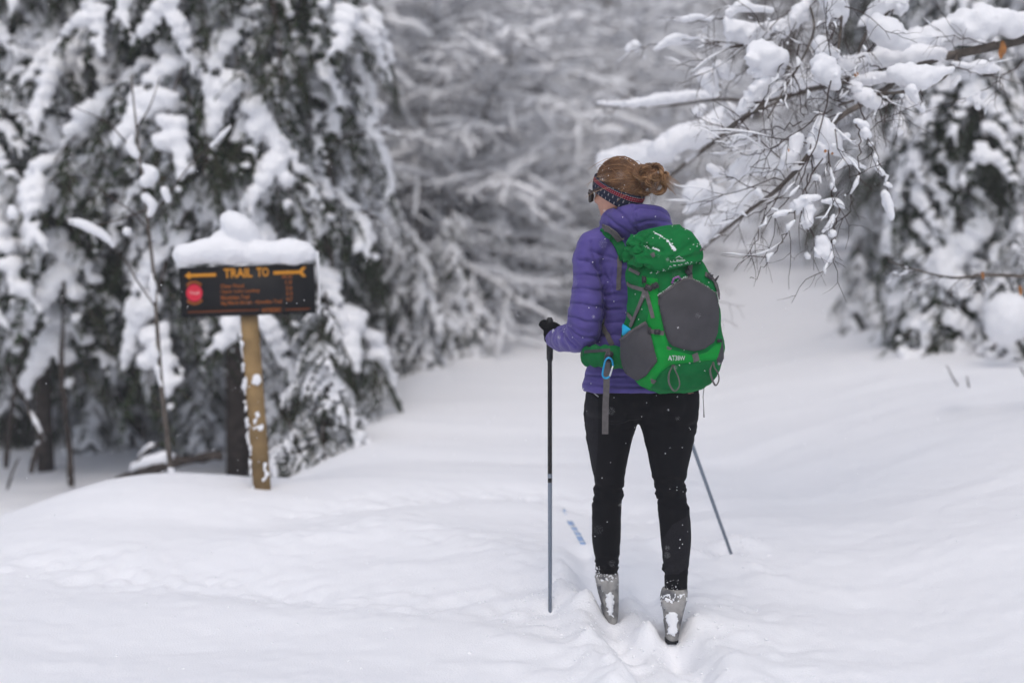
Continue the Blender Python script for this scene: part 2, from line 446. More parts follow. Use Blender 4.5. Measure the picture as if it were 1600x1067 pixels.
# ---------------------------------------------------------------- bare trees whose every twig carries snow
def bare_tree_meshes(seed, h, spread, nl, r0, crown=(.12, 1.0), nsub=8, snow_k=1.0, bend=.35):
    r = random.Random(seed); tr, br, sn = MB(), MB(), MB()
    bx, by = r.gauss(0, bend), r.gauss(0, bend)
    trunk = spline([(0, 0, 0), (bx * .12, by * .12, h * .35), (bx * .45, by * .45, h * .72), (bx, by, h * (1 - .05 * math.hypot(bx, by)))], 12)
    tr.add(*tube(trunk, np.linspace(r0, r0 * .2, 12), 8))
    def put(pts, ra, rb):
        n = len(pts); br.add(*tube(pts, np.linspace(max(ra, .005), max(rb, .003), n), 3, False))
        q = np.array(pts); up = np.array((0, 0, 1.))
        if n == 3 and r.random() < .22: return
        w = np.linspace((.024, .015, .0095)[(6, 4, 3).index(n)] + ra * .6, (.016, .010, .006)[(6, 4, 3).index(n)], n) * snow_k * r.uniform(.6, 1.5)
        w = w * np.array([r.uniform(.45, 1.65) for _ in range(n)]); w[0] *= .6; w[-1] *= .5
        sn.add(*tube(q + up * (np.linspace(ra, rb, n) * .8 + w * .70)[:, None], w, 4, False))
    def grow(a, d, ln, rad, lev):
        n = 6 if lev == 0 else (4 if lev == 1 else 3)
        pts = [a]; dd = np.array(d)
        for i in range(n - 1):
            dd = dd + np.array((r.uniform(-.14, .14), r.uniform(-.14, .14), r.uniform(-.12, .08) - .06 * (lev == 0)))
            dd /= np.linalg.norm(dd); pts.append(pts[-1] + dd * ln / (n - 1))
        put(pts, rad, rad * .45)
        if lev == 2: return
        m = nsub if lev == 0 else 6
        for k in range(m):
            t = (k + r.uniform(.3, 1)) / m * .95 + .05; i = min(n - 2, int(t * (n - 1))); f = t * (n - 1) - i
            b = pts[i] + (pts[i + 1] - pts[i]) * f; ax = pts[i + 1] - pts[i]; ax /= np.linalg.norm(ax)
            s = 1 if k % 2 else -1; an = R(r.uniform(30, 60)) * s
            d2 = np.array((ax[0] * cos(an) - ax[1] * sin(an), ax[0] * sin(an) + ax[1] * cos(an), ax[2] + r.uniform(-.55, .45)))
            grow(b, d2 / np.linalg.norm(d2), ln * (.5 if lev == 0 else .45) * (1.1 - .6 * t) * r.uniform(.7, 1.2), rad * .5, lev + 1)
    for k in range(nl):
        f = crown[0] + (crown[1] - crown[0]) * (k + r.random()) / nl
        i = min(10, int(f * 11)); a = trunk[i] + (trunk[i + 1] - trunk[i]) * (f * 11 - i)
        az = k * 2.4 + r.uniform(-.5, .5); el = r.uniform(-.15, .75)
        d = np.array((cos(az), sin(az), el)); grow(a, d / np.linalg.norm(d), spread * (1.1 - .6 * f) * r.uniform(.6, 1.1), r0 * .36, 0)
    return tr.mesh('trunk', M_beech), br.mesh('branches', M_twig), sn.mesh('snow', M_snow)
BARE = [bare_tree_meshes(200 + i, h, sp, nl, r0, (.05, 1.0), 8, 1.5, bd) for i, (h, sp, nl, r0, bd) in enumerate([(4.4, 2.4, 30, .030, 1.2), (5.2, 2.7, 31, .036, 1.1), (3.0, 1.9, 32, .024, .9), (6.2, 2.8, 30, .045, .7)])]
TALL = [bare_tree_meshes(220 + i, h, 1.5, 18, .11, (.3, 1.0), 6, 1.2) for i, h in enumerate((11, 13))]

def bare(px, Y, k, sc, rot, label, group=None, proto=BARE, name='bare_tree'):
    t = empty(name, on_ground(px, Y), label, 'tree', group)
    t.rotation_euler = (0, 0, rot); t.scale = (sc, sc, sc)
    a, b, c = proto[k]
    link('trunk', a, t)
    q = link('branches', b, t); q['kind'] = 'stuff'
    q = link('snow', c, t); q['kind'] = 'stuff'
    return t
mid = [(650, 15.6, 0), (710, 16, 2), (770, 17.5, 1), (840, 19, 2), (905, 20, 0), (970, 22, 1), (1020, 23.5, 2), (520, 17, 0), (610, 18.8, 1), (685, 21, 0), (750, 23.5, 1), (870, 25, 1), (935, 26.5, 0),
       (800, 28, 3), (1000, 28.2, 1), (1070, 30, 3), (650, 27, 1), (570, 25, 0), (480, 20, 1), (420, 19, 1), (250, 20, 3), (20, 20, 1), (1130, 34, 1), (700, 33, 3), (850, 36, 1), (960, 37, 3), (600, 34, 1),
       (730, 16.2, 2), (800, 18, 2), (860, 20, 2), (760, 20.5, 0), (690, 18.5, 2), (940, 23, 2)]
RANK = [(15.8, 'nearest'), (18.6, 'second'), (21.2, 'third'), (24.2, 'fourth'), (28.5, 'fifth'), (99, 'farthest')]
rk = lambda Y: next(i for i, (d, _) in enumerate(RANK) if Y < d)
for i, (px, Y, k) in enumerate(mid):
    same = sorted(q[0] for q in mid if rk(q[1]) == rk(Y))
    lab = ORD[same.index(px)] + ' from the left in the ' + RANK[rk(Y)][1] + ' rank of snow-furred beeches beyond the clearing'
    bare(px, Y, k, rnd.uniform(.9, 1.25), rnd.uniform(0, 6.28), lab, 'bare snowy beeches in the thicket')
for px, Y, h, bl, lab in ((150, 12.4, 1.3, .7, 'small shaded spruce under the boughs between the dead stem and the sapling'), (262, 13.2, 1.5, .75, 'small shaded spruce under the boughs right of the sapling'), (318, 11.6, .9, .55, 'low snowy spruce shoot just left of the sign post'),
                         (20, 12.6, 1.6, .8, 'small shaded spruce low at the left picture edge'), (440, 10.6, 1.5, .7, 'snow-clotted young spruce behind the right half of the sign post'), (425, 9.0, .35, .3, 'pair of snow-capped spruce tips close right of the sign post foot')):
    spruce(px, Y, h, .03, lab, 80 + px, low=.1, blen=bl, n=30, droop=R(16))
rb = [1290, 1310, 1350, 1420, 1500, 1590, 1660]
for i, (px, Y, k) in enumerate([(1290, 26, 2), (1350, 22, 0), (1420, 27, 1), (1500, 25, 3), (1590, 22, 1), (1660, 28, 3), (1310, 34, 1)]):
    bare(px, Y, k, rnd.uniform(.8, 1.1), rnd.uniform(0, 6.28), ORD[rb.index(px)] + ' from the left of the bare snowy trees among the right-hand spruces', 'bare snowy trees right of the trail')
for i in range(15):
    px = 1085 + i * 22 + rnd.uniform(-10, 10); Y = rnd.uniform(34, 52)
    bare(px, Y, i % 2, rnd.uniform(.8, 1.15), rnd.uniform(0, 6.28), ORD[i] + ' from the left of the slim straight trees across the far trail end', 'slim trees at the far end of the trail', TALL)

# far wood: nobody could count it
fw_t, fw_s = MB(), MB()
for i in range(420):
    Yf = rnd.uniform(44, 95); x = rnd.uniform(-.5, .5) * Yf
    z = h1(x, Yf) - .1; h = rnd.uniform(7, 13); r = random.Random(i)
    fw_t.add(*tube([(x, Yf, z), (x + r.uniform(-.4, .4), Yf, z + h)], [.15, .05], 4, False))
    for k in range(22):
        zz = z + h * r.uniform(.12, 1); az = r.uniform(0, 6.28); ln = r.uniform(.8, 2.2)
        b = np.array([(x, Yf, zz), (x + cos(az) * ln * .5, Yf + sin(az) * ln * .5, zz + r.uniform(0, .4)), (x + cos(az) * ln, Yf + sin(az) * ln, zz + r.uniform(-.2, .5))])
        fw_t.add(*tube(b, [.04, .028, .012], 3, False)); fw_s.add(*tube(b + np.array((0, 0, .06)), [.05, .07, .03], 3, False))
V1, F1 = fw_t.arrays(); allb = MB(); allb.add(V1, F1, 0); V2, F2 = fw_s.arrays(); allb.add(V2, F2, 1)
fwo = link('far_wood', allb.mesh('far_wood', [M_beech, M_snow])); fwo['kind'] = 'stuff'
tag(fwo, 'distant snowy wood on the rising ground behind everything', 'woods')

# ---------------------------------------------------------------- more materials
M_jacket = mat('jacket_nylon', (.084, .063, .25), .6, .2, noise=.10, nscale=18, bump=.25, bscale=55, sheen=.1, dist=.004)
M_cuff = mat('grey_print', (.5, .5, .6), .6, .3)
M_tights = mat('tights_knit', (.0038, .0035, .005), .75, .14, bump=.2, bscale=220, dist=.002)
M_knit = mat('mesh_panel', (.0085, .008, .011), .75, .2, noise=.6, nscale=260)
M_piping = mat('reflective_piping', (.45, .45, .46), .4, .5)
M_skin = mat('skin', (.52, .27, .19), .5, .4, noise=.06, nscale=20)
M_hair = mat('hair', (.115, .050, .020), .42, .5, col2=(.24, .115, .045), nscale=24)
M_hair2 = mat('hair_light', (.36, .20, .09), .42, .5, noise=.2, nscale=24)
M_navy = mat('headband_navy', (.022, .026, .045), .9, .1, bump=.6, bscale=300, dist=.002)
M_bred = mat('headband_red', (.19, .010, .024), .9, .1, bump=.6, bscale=300, dist=.002)
M_bpale = mat('headband_pale', (.26, .24, .25), .9, .1)
M_lens = mat('lens', (.014, .006, .004), .4, .2)
M_frame = mat('glasses_frame', (.05, .022, .012), .25, .5)
M_glove = mat('glove_fleece', (.008, .008, .009), .95, .1, bump=.5, bscale=120, dist=.003)
M_boot = mat('boot_grey', (.10, .10, .11), .75, .3, col2=(.34, .33, .31), nscale=26, bump=.3, bscale=60)
M_cream = mat('boot_cream', (.35, .34, .33), .85, .2, noise=.15, nscale=30, bump=.4, bscale=80)
M_blk = mat('black_plastic', (.012, .012, .014), .45, .4)
M_green = mat('pack_green', (.004, .150, .036), .75, .12, noise=.08, nscale=20, bump=.25, bscale=45, dist=.004)
M_green2 = mat('pack_bright_green', (.005, .245, .036), .75, .12, noise=.06, nscale=20, bump=.25, bscale=50, dist=.004)
M_dgreen = mat('pack_dark_green', (.004, .120, .032), .75, .12, noise=.10, nscale=22, bump=.3, bscale=60, dist=.004)
M_grey = mat('pack_stretch_grey', (.060, .058, .064), .8, .25, noise=.10, nscale=16, bump=.3, bscale=160, dist=.003)
M_web = mat('webbing', (.115, .105, .105), .8, .25, noise=.12, nscale=60, bump=.4, bscale=200, dist=.002)
M_buckle = mat('buckle', (.035, .032, .038), .45, .4)
M_white = mat('print_white', (.55, .56, .57), .7, .2)
M_cyan = mat('cyan_fabric', (.015, .42, .70), .6, .3)
M_anod = mat('anodised_blue', (.02, .32, .62), .3, .5, metal=.5)
M_silver = mat('silver', (.72, .74, .76), .28, .5, metal=.7)
M_pgrey = mat('pole_grey', (.20, .235, .29), .4, .5, metal=.2)
M_skiw = mat('ski_white', (.75, .78, .82), .35, .5)
M_skib = mat('ski_blue', (.26, .42, .72), .35, .5)

# ---------------------------------------------------------------- the skier
TH = R(24)
def ring(py, xl, xr, Yc, depth, e=2.0, th=TH, n=56):
    c = P((xl + xr) / 2, py, Yc); half = (xr - xl) / 2 * Yc / F_PX
    t = np.arange(n) * 2 * pi / n
    a = np.sign(np.cos(t)) * np.abs(np.cos(t)) ** (2 / e) * half
    b = np.sign(np.sin(t)) * np.abs(np.sin(t)) ** (2 / e) * depth
    x = a * cos(th) - b * sin(th); y = a * sin(th) + b * cos(th)
    x *= half / np.abs(x).max(); y *= depth / np.abs(y).max()
    return np.stack([c.x + x, c.y + y, np.full(n, c.z)], -1)

def loft(rows, m, e=2.0, th=TH, n=56, bulge=None):
    "rows: (py, xl, xr, Yc, depth); resampled to m rings"
    q = spline(rows, m); V, Fc = [], []
    for k, (py, xl, xr, Yc, d) in enumerate(q):
        g = bulge(py) if bulge else 0
        V.append(ring(py, xl - g / Yc * F_PX, xr + g / Yc * F_PX, Yc, d + g, e, th, n))
    V = np.concatenate(V)
    for i in range(m - 1):
        for j in range(n):
            j2 = (j + 1) % n
            Fc.append((i * n + j, i * n + j2, (i + 1) * n + j2, (i + 1) * n + j)[::-1])
    Fc.append(tuple(range(n - 1, -1, -1))[::-1]); Fc.append(tuple((m - 1) * n + j for j in range(n))[::-1])
    return V, Fc

def seg_dist(px, py, pts):
    a = np.array(pts, float); best = np.full(px.shape, 1e9)
    for i in range(len(a) - 1):
        d = a[i + 1] - a[i]; t = np.clip(((px - a[i, 0]) * d[0] + (py - a[i, 1]) * d[1]) / d.dot(d), 0, 1)
        best = np.minimum(best, np.hypot(px - a[i, 0] - t * d[0], py - a[i, 1] - t * d[1]))
    return best

def crease(V, Fc, lines, depth=.006, width=2.2, puff=0.0):
    "sew seams into the camera side of a surface: real grooves along its normals"
    N = vnormals(V, Fc); view = V - np.array(CAM); face = (N * view).sum(1) < 0
    px, py = to_px(V); amt = np.zeros(len(V))
    for ln in lines:
        d = seg_dist(px, py, ln); amt = np.minimum(amt, -depth * np.exp(-(d / width) ** 2))
    amt[~face] = 0
    return V + N * amt[:, None]

pl0 = P(1003, 985, 5.25)
person = empty('person', (pl0.x, 5.27, -.02), 'person in purple jacket and black tights on skis, seen from behind, wearing a green pack', 'person')

# body: one continuous figure inside the clothes
body = MB()
legsL = [(612, 916, 1004, 5.255, .105), (640, 912.5, 1001, 5.262, .100), (658, 912.8, 998, 5.27, .092), (680, 915.5, 990, 5.28, .085), (704, 920, 983, 5.29, .078), (745, 928, 975, 5.31, .062), (766, 928, 972, 5.32, .056), (800, 925, 970, 5.33, .060), (845, 926, 969, 5.36, .054), (880, 931, 966, 5.39, .042), (910, 934, 964, 5.40, .038), (950, 938, 962, 5.40, .04)]
legsR = [(612, 999, 1092, 5.245, .105), (640, 998, 1092, 5.24, .100), (658, 999, 1090, 5.235, .093), (680, 1004.5, 1086, 5.23, .086), (704, 1011, 1080, 5.22, .079), (745, 1020, 1071, 5.21, .064), (766, 1024, 1070, 5.20, .058), (800, 1029, 1077, 5.20, .062), (845, 1033, 1079, 5.19, .057), (880, 1037, 1075, 5.18, .045), (936, 1040, 1073, 5.17, .040), (965, 1042, 1066, 5.17, .04)]
inner = lambda rows, k: [(a, b + k, c - k, d, e_ - k * .0022) for a, b, c, d, e_ in rows]
hipsR = [(575, 922, 1088, 5.25, .115), (600, 917, 1094, 5.25, .118), (621, 913, 1094, 5.25, .118), (636, 913, 1092, 5.25, .112), (648, 920, 1085, 5.25, .09), (656, 950, 1058, 5.25, .05)]
torso_rows = [(610, 910, 1096, 5.25, .136), (602, 909, 1097, 5.25, .138), (588, 911, 1092, 5.25, .130), (560, 922, 1082, 5.25, .116), (530, 931, 1076, 5.25, .110), (500, 935, 1072, 5.25, .110), (460, 934, 1074, 5.25, .116), (425, 928, 1080, 5.25, .116), (400, 922, 1082, 5.25, .108), (385, 920, 1080, 5.25, .098), (373, 930, 1068, 5.25, .086), (362, 946, 1052, 5.25, .075), (352, 955, 1040, 5.25, .07)]
Vh, Fh = loft(inner(hipsR, 5), 20); body.add(Vh, Fh)
for rows in (legsL, legsR):
    a, b = loft(inner(rows, 4), 40); body.add(a, b)
a, b = loft(inner(torso_rows, 9), 40); body.add(a, b)
armL = [(946, 374, 5.20, .048), (926, 384, 5.18, .053), (918, 405, 5.17, .051), (917, 429, 5.165, .0500), (918, 450, 5.16, .0555), (917.5, 472, 5.155, .0590), (914, 498, 5.15, .0620), (911, 518, 5.16, .060), (901, 527, 5.21, .055), (887, 529, 5.30, .0485), (874, 529.5, 5.37, .0405), (864, 529, 5.43, .033)]
armR = [(1050, 374, 5.30, .046), (1060, 386, 5.32, .050), (1065, 410, 5.34, .050), (1068, 440, 5.35, .052), (1071, 475, 5.36, .054), (1072, 505, 5.38, .056), (1070, 520, 5.42, .057), (1056, 528, 5.52, .047), (1042, 531, 5.60, .040), (1030, 532, 5.66, .034)]
def arm(mb, rows, m, k=0.0, baffle=0.0):
    q = spline(rows, m); pts = [P(a, b, c) for a, b, c, _ in q]
    arc = np.concatenate([[0], np.cumsum([(pts[i + 1] - pts[i]).length for i in range(m - 1)])])
    r = q[:, 3] - k
    if baffle: r = r + baffle * (np.abs(np.sin(pi * (arc + .012) / .050)) ** .5 - .75)
    mb.add(*tube(pts, r, 40))
    return pts
arm(body, armL, 24, .016); arm(body, armR, 24, .016)
# neck and head
Hc = P(968, 292, 5.215)
f_ = Vector((-.72, .69, -.02)).normalized(); u_ = Vector((0, 0, 1)); l_ = u_.cross(f_).normalized(); u_ = f_.cross(l_)
HM = Matrix((f_, l_, u_)).transposed()
def hp(a, b, c): return Hc + f_ * a + l_ * b + u_ * c
body.add(*tube([P(992, 372, 5.25), P(984, 345, 5.24), P(976, 315, 5.225)], [.062, .055, .055], 20))
ball(body, Hc, (.096, .076, .104), ICO3, HM)
ball(body, hp(.022, 0, -.055), (.068, .058, .068), ICO3, HM)
ball(body, hp(.062, 0, -.093), (.026, .028, .02), ICO2, HM)            # chin
body.add(*tube([hp(.092, 0, -.012), hp(.106, 0, -.036), hp(.108, 0, -.046), hp(.092, 0, -.052)], [.009, .011, .013, .010], 10))  # nose
ball(body, hp(.083, 0, -.068), (.012, .024, .005), ICO2, HM); ball(body, hp(.082, 0, -.077), (.011, .020, .006), ICO2, HM)   # lips
for s in (-1, 1):
    ball(body, hp(.062, s * .036, -.044), (.026, .022, .020), ICO2, HM)  # cheek
    ball(body, hp(-.006, s * .074, -.022), (.018, .005, .028), ICO2, HM)  # ear
    ball(body, hp(.084, s * .030, -.006), (.012, .022, .008), ICO2, HM)   # brow
    ball(body, hp(.078, s * .030, -.022), (.012, .013, .012), ICO2, HM)   # eye
# hands curled round the pole grips (axis, centre of the grip)
def hand(mb, grip, wrist, fat, zs=(.026, .007, -.012, -.030)):
    w = (wrist - grip); w.z = 0; w.normalize(); s = Vector((0, 0, 1)).cross(w)
    ball(mb, grip + w * .036, (.026 + fat, .034 + fat, .044 + fat), ICO2, Matrix((w, s, Vector((0, 0, 1)))).transposed())
    mb.add(*tube([grip + w * .04, wrist], [.026 + fat, .027 + fat], 12))
    for i, dz in enumerate(zs):
        rr = .026 + fat * .8; n_ = 8; L = (2.9, 3.2, 3.05, 2.6)[i]; pts = []
        for k in range(n_):
            an = -.55 + L * k / (n_ - 1)
            pts.append(grip + (w * cos(an) + s * sin(an)) * rr * (1.1 - .12 * k / n_) + Vector((0, 0, dz - .006 * k / n_)))
        mb.add(*tube(pts, np.linspace(.0098 + fat, .0078 + fat, n_), 10))
    pts = [grip + w * .03 - s * .02 + Vector((0, 0, .022)), grip + w * .008 - s * .030 + Vector((0, 0, .036)), grip - w * .018 - s * .014 + Vector((0, 0, .040)), grip - w * .026 + s * .008 + Vector((0, 0, .036))]
    mb.add(*tube(pts, [.013 + fat, .012 + fat, .010 + fat, .009 + fat], 10))
gripL = P(858, 521, 5.46); wrL = P(867, 529, 5.41)
gripR = P(1021, 530, 5.72); wrR = P(1030, 532, 5.66)
hand(body, gripL, wrL + (wrL - gripL) * .3, 0.0); hand(body, gripR, wrR, 0.0)
Vb, Fb = remesh(body, .0055, 3)
part('body', MB().add(Vb, Fb), M_skin, person)

# tights
tg = MB(); a, b = loft(hipsR, 24, 2.2); tg.add(a, b)
for rows in (legsL[:-1], legsR[:-1]):
    rr = [(p_, x1 - .8, x2 + .8, y_, d_) for p_, x1, x2, y_, d_ in rows]
    a, b = loft(rr, 60, 2.1); tg.add(a, b)
for px_ in (960, 1042): ball(tg, P(px_, 630, 5.185), (.078, .062, .080), ICO3)
Vt, Ft = remesh(tg, .006, 5)
Nt = vnormals(Vt, Ft); _, pyt = to_px(Vt)
wr = np.exp(-((pyt - 768) / 22) ** 2) + np.exp(-((pyt - 885) / 16) ** 2) + .5 * np.exp(-((pyt - 665) / 22) ** 2)
Vt += Nt * (.009 * wr * fbm(Vt * np.array((14, 14, 62)), 2, 3) + .0012 * fbm(Vt * 26, 2, 4))[:, None]
part('tights', MB().add(Vt, Ft), M_tights, person)
BV_t = BVHTree.FromPolygons(Vt.tolist(), Ft)

# quilted jacket
baf = lambda py: .0065 * (abs(sin(pi * (py - 405) / 23)) ** .5 - .6) if py > 408 else .002
jk = MB(); a, b = loft(torso_rows, 130, 2.3, bulge=baf); jk.add(a, b)
arm(jk, armL, 110, -.002, .004); arm(jk, armR, 60, -.001, .0075)
ball(jk, P(927, 386, 5.18), (.050, .058, .046), ICO3)
hood = [(372, 940, 1055, 5.24, .085), (362, 938, 1054, 5.225, .100), (350, 937, 1049, 5.215, .108), (341, 938.5, 1047.5, 5.21, .106), (332, 943, 1044, 5.21, .100), (325, 950, 1036, 5.21, .092), (320.5, 962, 1024, 5.21, .080)]
a, b = loft(hood, 40, 2.4); jk.add(a, b)
Vj, Fj = remesh(jk, .0048, 2, .4)
Nj = vnormals(Vj, Fj)
Vj += Nj * (.0028 * fbm(Vj * np.array((22, 22, 48)), 2, 8) + .003 * fbm(Vj * 11, 2, 9))[:, None]
seams = [[(923, 378), (927, 396), (936, 422), (943, 452), (944, 485), (940, 512), (934, 532)], [(924, 392), (940, 398), (966, 406)],
         [(946, 335), (962, 350), (980, 362), (992, 370)], [(962, 324), (978, 340), (990, 356), (998, 362)], [(990, 330), (1000, 324), (1030, 327), (1046, 336)],
         [(992, 352), (1010, 346), (1030, 345), (1047, 347)], [(988, 322), (994, 340), (996, 358)], [(912, 598), (935, 601), (970, 604), (1010, 603)]]
Vj = crease(Vj, Fj, seams, .0075, 2.0)
fold = [[(945, 430), (956, 445), (960, 462)], [(958, 420), (951, 448)], [(890, 505), (905, 516), (922, 520)], [(886, 514), (893, 528), (906, 541)], [(877, 514), (880, 530), (888, 545)], [(868, 512), (868, 530), (873, 545)], [(905, 408), (925, 407), (932, 418)], [(940, 480), (950, 484), (968, 482)]]
sleeve = [[(903, 405), (916, 406), (927.5, 414), (936, 424)], [(896, 429), (914, 429), (927, 430), (939, 432)], [(893, 450), (912, 450), (929, 452.7), (943, 454)], [(891, 472.5), (910, 474.7), (927, 478), (943, 479)], [(885, 493), (899, 496), (914, 502), (941, 503)], [(887, 509), (897, 521), (910, 528), (931, 529)], [(878, 518), (888, 533), (900, 543)],
          [(943, 462), (958, 460), (977, 461)], [(942, 482), (960, 484), (977, 483)], [(948, 504), (962, 503), (978, 503)], [(940, 524), (960, 522), (976, 524)], [(912, 585), (940, 587), (980, 588)]]
Vj = crease(Vj, Fj, sleeve, .0085, 1.7)
Vj = crease(Vj, Fj, fold, .005, 2.0)
part('jacket', MB().add(Vj, Fj), M_jacket, person)
BV_j = BVHTree.FromPolygons(Vj.tolist(), Fj)

# cast: what a sight line through a photo pixel meets on a given surface
def cast(bv, px, py):
    d = (P(px, py, 5) - CAM).normalized(); h = bv.ray_cast(CAM, d)
    if h[0] is None: return None
    return (h[0], h[1] if h[1].dot(d) < 0 else -h[1])
def cast1(bv, px, py):
    "like cast, but a near miss slides to the closest point of the surface"
    h = cast(bv, px, py)
    if h: return h
    d = (P(px, py, 5) - CAM).normalized(); q = bv.find_nearest(CAM + d * ((pl0 - CAM).length - .15))
    return (q[0], q[1] if q[1].dot(d) < 0 else -q[1])

def ribbon(bv, pts, wpx, th=.003, lift=.002, n=None, tuck=False):
    "webbing laid on a surface along a pixel polyline, with thickness"
    q = spline(pts, n or max(4, int(sum(math.dist(pts[i], pts[i + 1]) for i in range(len(pts) - 1)) / 4)))
    H_, N_ = [], []
    last = None
    for x, y in q:
        h = cast(bv, x, y)
        if h is None:
            if last is None: continue
            h = (P(x, y, last[0].y), last[1])
        H_.append(h[0]); N_.append(h[1]); last = h
    H_ = [sum((H_[max(0, min(len(H_) - 1, i + k))] for k in (-1, 0, 1)), Vector()) / 3 for i in range(len(H_))]
    w = wpx / 2 * H_[0].y / F_PX; V = []
    for i in range(len(H_)):
        t = (H_[min(i + 1, len(H_) - 1)] - H_[max(i - 1, 0)]).normalized(); s = N_[i].cross(t).normalized(); n_ = N_[i]
        V += [H_[i] + s * w + n_ * lift, H_[i] + s * w + n_ * (lift + th), H_[i] - s * w + n_ * (lift + th), H_[i] - s * w + n_ * lift]
    Fc = []
    for i in range(len(H_) - 1):
        for j in range(4): Fc.append((4 * i + j, 4 * i + (j + 1) % 4, 4 * i + 4 + (j + 1) % 4, 4 * i + 4 + j))
    Fc += [(3, 2, 1, 0), tuple(len(V) - 4 + j for j in range(4))]
    return np.array([v[:] for v in V]), Fc

def patch(bv, poly, h, step=2.0, puff=0.0, rim=3.0, nz=0.0, base=.0006, relax=0, rag=0):
    "a sewn-on panel: outline laid on the surface, edges meeting it, the middle standing proud"
    pts = []
    for i in range(len(poly)):
        a, b = np.array(poly[i], float), np.array(poly[(i + 1) % len(poly)], float); k = max(1, int(np.hypot(*(b - a)) / step))
        pts += [a + (b - a) * j / k for j in range(k)]
    B = np.array(pts); nb = len(B)
    if rag: B = B + rag * np.stack([vnoise(np.c_[B * .35, np.full(nb, 3.)], 1), vnoise(np.c_[B * .35, np.full(nb, 9.)], 2)], -1) * 1.6
    x0, y0 = B.min(0); x1, y1 = B.max(0)
    G = np.array([(x, y) for x in np.arange(x0 + step, x1, step) for y in np.arange(y0 + step, y1, step)])
    loop = [tuple(q) for q in B] + [tuple(B[0])]
    d = seg_dist(G[:, 0], G[:, 1], loop)
    ins = np.zeros(len(G), bool)
    for i in range(nb):
        a, b = B[i], B[(i + 1) % nb]
        c = ((a[1] > G[:, 1]) != (b[1] > G[:, 1])) & (G[:, 0] < (b[0] - a[0]) * (G[:, 1] - a[1]) / (b[1] - a[1] + 1e-12) + a[0])
        ins ^= c
    G = G[ins & (d > step * .6)]
    A = np.concatenate([B, G]); res = geometry.delaunay_2d_cdt([Vector(q) for q in A], [(i, (i + 1) % nb) for i in range(nb)], [list(range(nb))], 1, 1e-5)
    co = np.array([v[:] for v in res[0]]); tri = [tuple(f) for f in res[2]]
    d = seg_dist(co[:, 0], co[:, 1], loop); V = []; last = None
    for q, dd in zip(co, d):
        hh = cast(bv, *q)
        if hh is None:
            cx, cy = B.mean(0)
            for k in (.985, .96, .92, .85):
                hh = cast(bv, cx + (q[0] - cx) * k, cy + (q[1] - cy) * k)
                if hh: break
            hh = (P(q[0], q[1], hh[0].y + .01), hh[1]) if hh else cast1(bv, *q)
        k = min(1, dd / rim); off = base + h * k * (2 - k) + puff * min(1, dd / 22.0) ** 1.0
        V.append(hh[0] + hh[1] * off)
    V = np.array([v[:] for v in V])
    if relax:
        T = np.array([t for t in tri if len(t) == 3]); E = np.concatenate([T[:, [0, 1]], T[:, [1, 2]], T[:, [2, 0]], T[:, [1, 0]], T[:, [2, 1]], T[:, [0, 2]]])
        inner = (d > rim)[:, None]
        for _ in range(relax):
            A_ = np.zeros_like(V); n_ = np.zeros(len(V)); np.add.at(A_, E[:, 0], V[E[:, 1]]); np.add.at(n_, E[:, 0], 1)
            V = np.where(inner, A_ / np.maximum(n_, 1)[:, None], V)
    if nz: V = V + (vnormals(V, tri) * (nz * fbm(V * 16, 2, 31) * np.minimum(1, d / 8))[:, None])
    # face the outside
    n = vnormals(V, tri)
    if (n * (V - np.array(CAM))).sum() > 0: tri = [t[::-1] for t in tri]
    return V, tri
mb = MB(); mb.add(*ribbon(BV_t, [(919, 602), (922, 608), (929, 615), (937, 621)], 1.6, .0012, .0005)); part('piping', mb, M_piping, person)

mb = MB(); h = cast(BV_j, 864.5, 518)
if h: ball(mb, h[0], (.005, .002, .010)); part('sleeve_print', mb, M_cuff, person)

for pg in ([(916, 612), (924, 616), (934, 624), (935, 660), (934, 700), (931, 735), (927, 738), (922, 705), (916, 670), (915, 640)], [(1035, 842), (1050, 820), (1074, 806), (1079, 815), (1079, 850), (1076, 885), (1060, 897), (1040, 897), (1035, 870)]):
    mb = MB(); mb.add(*patch(BV_t, pg, .0008, 2.5)); part('mesh_panel', mb, M_knit, person)
# gloves
for g, w in ((gripL, wrL), (gripR, wrR)):
    mb = MB(); hand(mb, g, w + (w - g) * .35, .0055)
    a, b = remesh(mb, .0038, 3); a += vnormals(a, b) * (.0016 * fbm(a * 60, 2, 2))[:, None]
    part('glove', MB().add(a, b), M_glove, person)

# headband: a knitted strip round the head, striped in rows
band = MB(); axis_ = (u_ * .885 - f_ * .465).normalized()
e1 = (f_ - axis_ * f_.dot(axis_)).normalized(); e2 = axis_.cross(e1)
rad3 = (.101, .0815, .108)
def on_head(d, k=1.0):
    q = Vector((d.dot(f_) / rad3[0], d.dot(l_) / rad3[1], d.dot(u_) / rad3[2])); return Hc + d * (k / q.length)
rows_b = [0, .08, .12, .20, .23, .31, .34, .42, .58, .74, .90, 1.0]
NB = 144
Vv, Ff, Mm = [], [], []
for i, s in enumerate(rows_b):
    for j in range(NB):
        ph = 2 * pi * j / NB; be = .10 - s * .66
        d = (e1 * cos(ph) + e2 * sin(ph)) * cos(be) + axis_ * sin(be)
        edge = 1.0 if i in (0, len(rows_b) - 1) else 1.055
        Vv.append(on_head(d, edge + (.006 if (i + j) % 2 else 0)))
for i in range(len(rows_b) - 1):
    m = {1: 2, 2: 1, 3: 2, 4: 1, 5: 2}.get(i, 0)
    for j in range(NB):
        mm = m
        if m == 2 and j % 2: mm = 0 if i == 1 else 1
        if i in (7, 9) and (j + i) % 5 == 0: mm = 2
        Ff.append((i * NB + j, i * NB + (j + 1) % NB, (i + 1) * NB + (j + 1) % NB, (i + 1) * NB + j)[::-1]); Mm.append(mm)
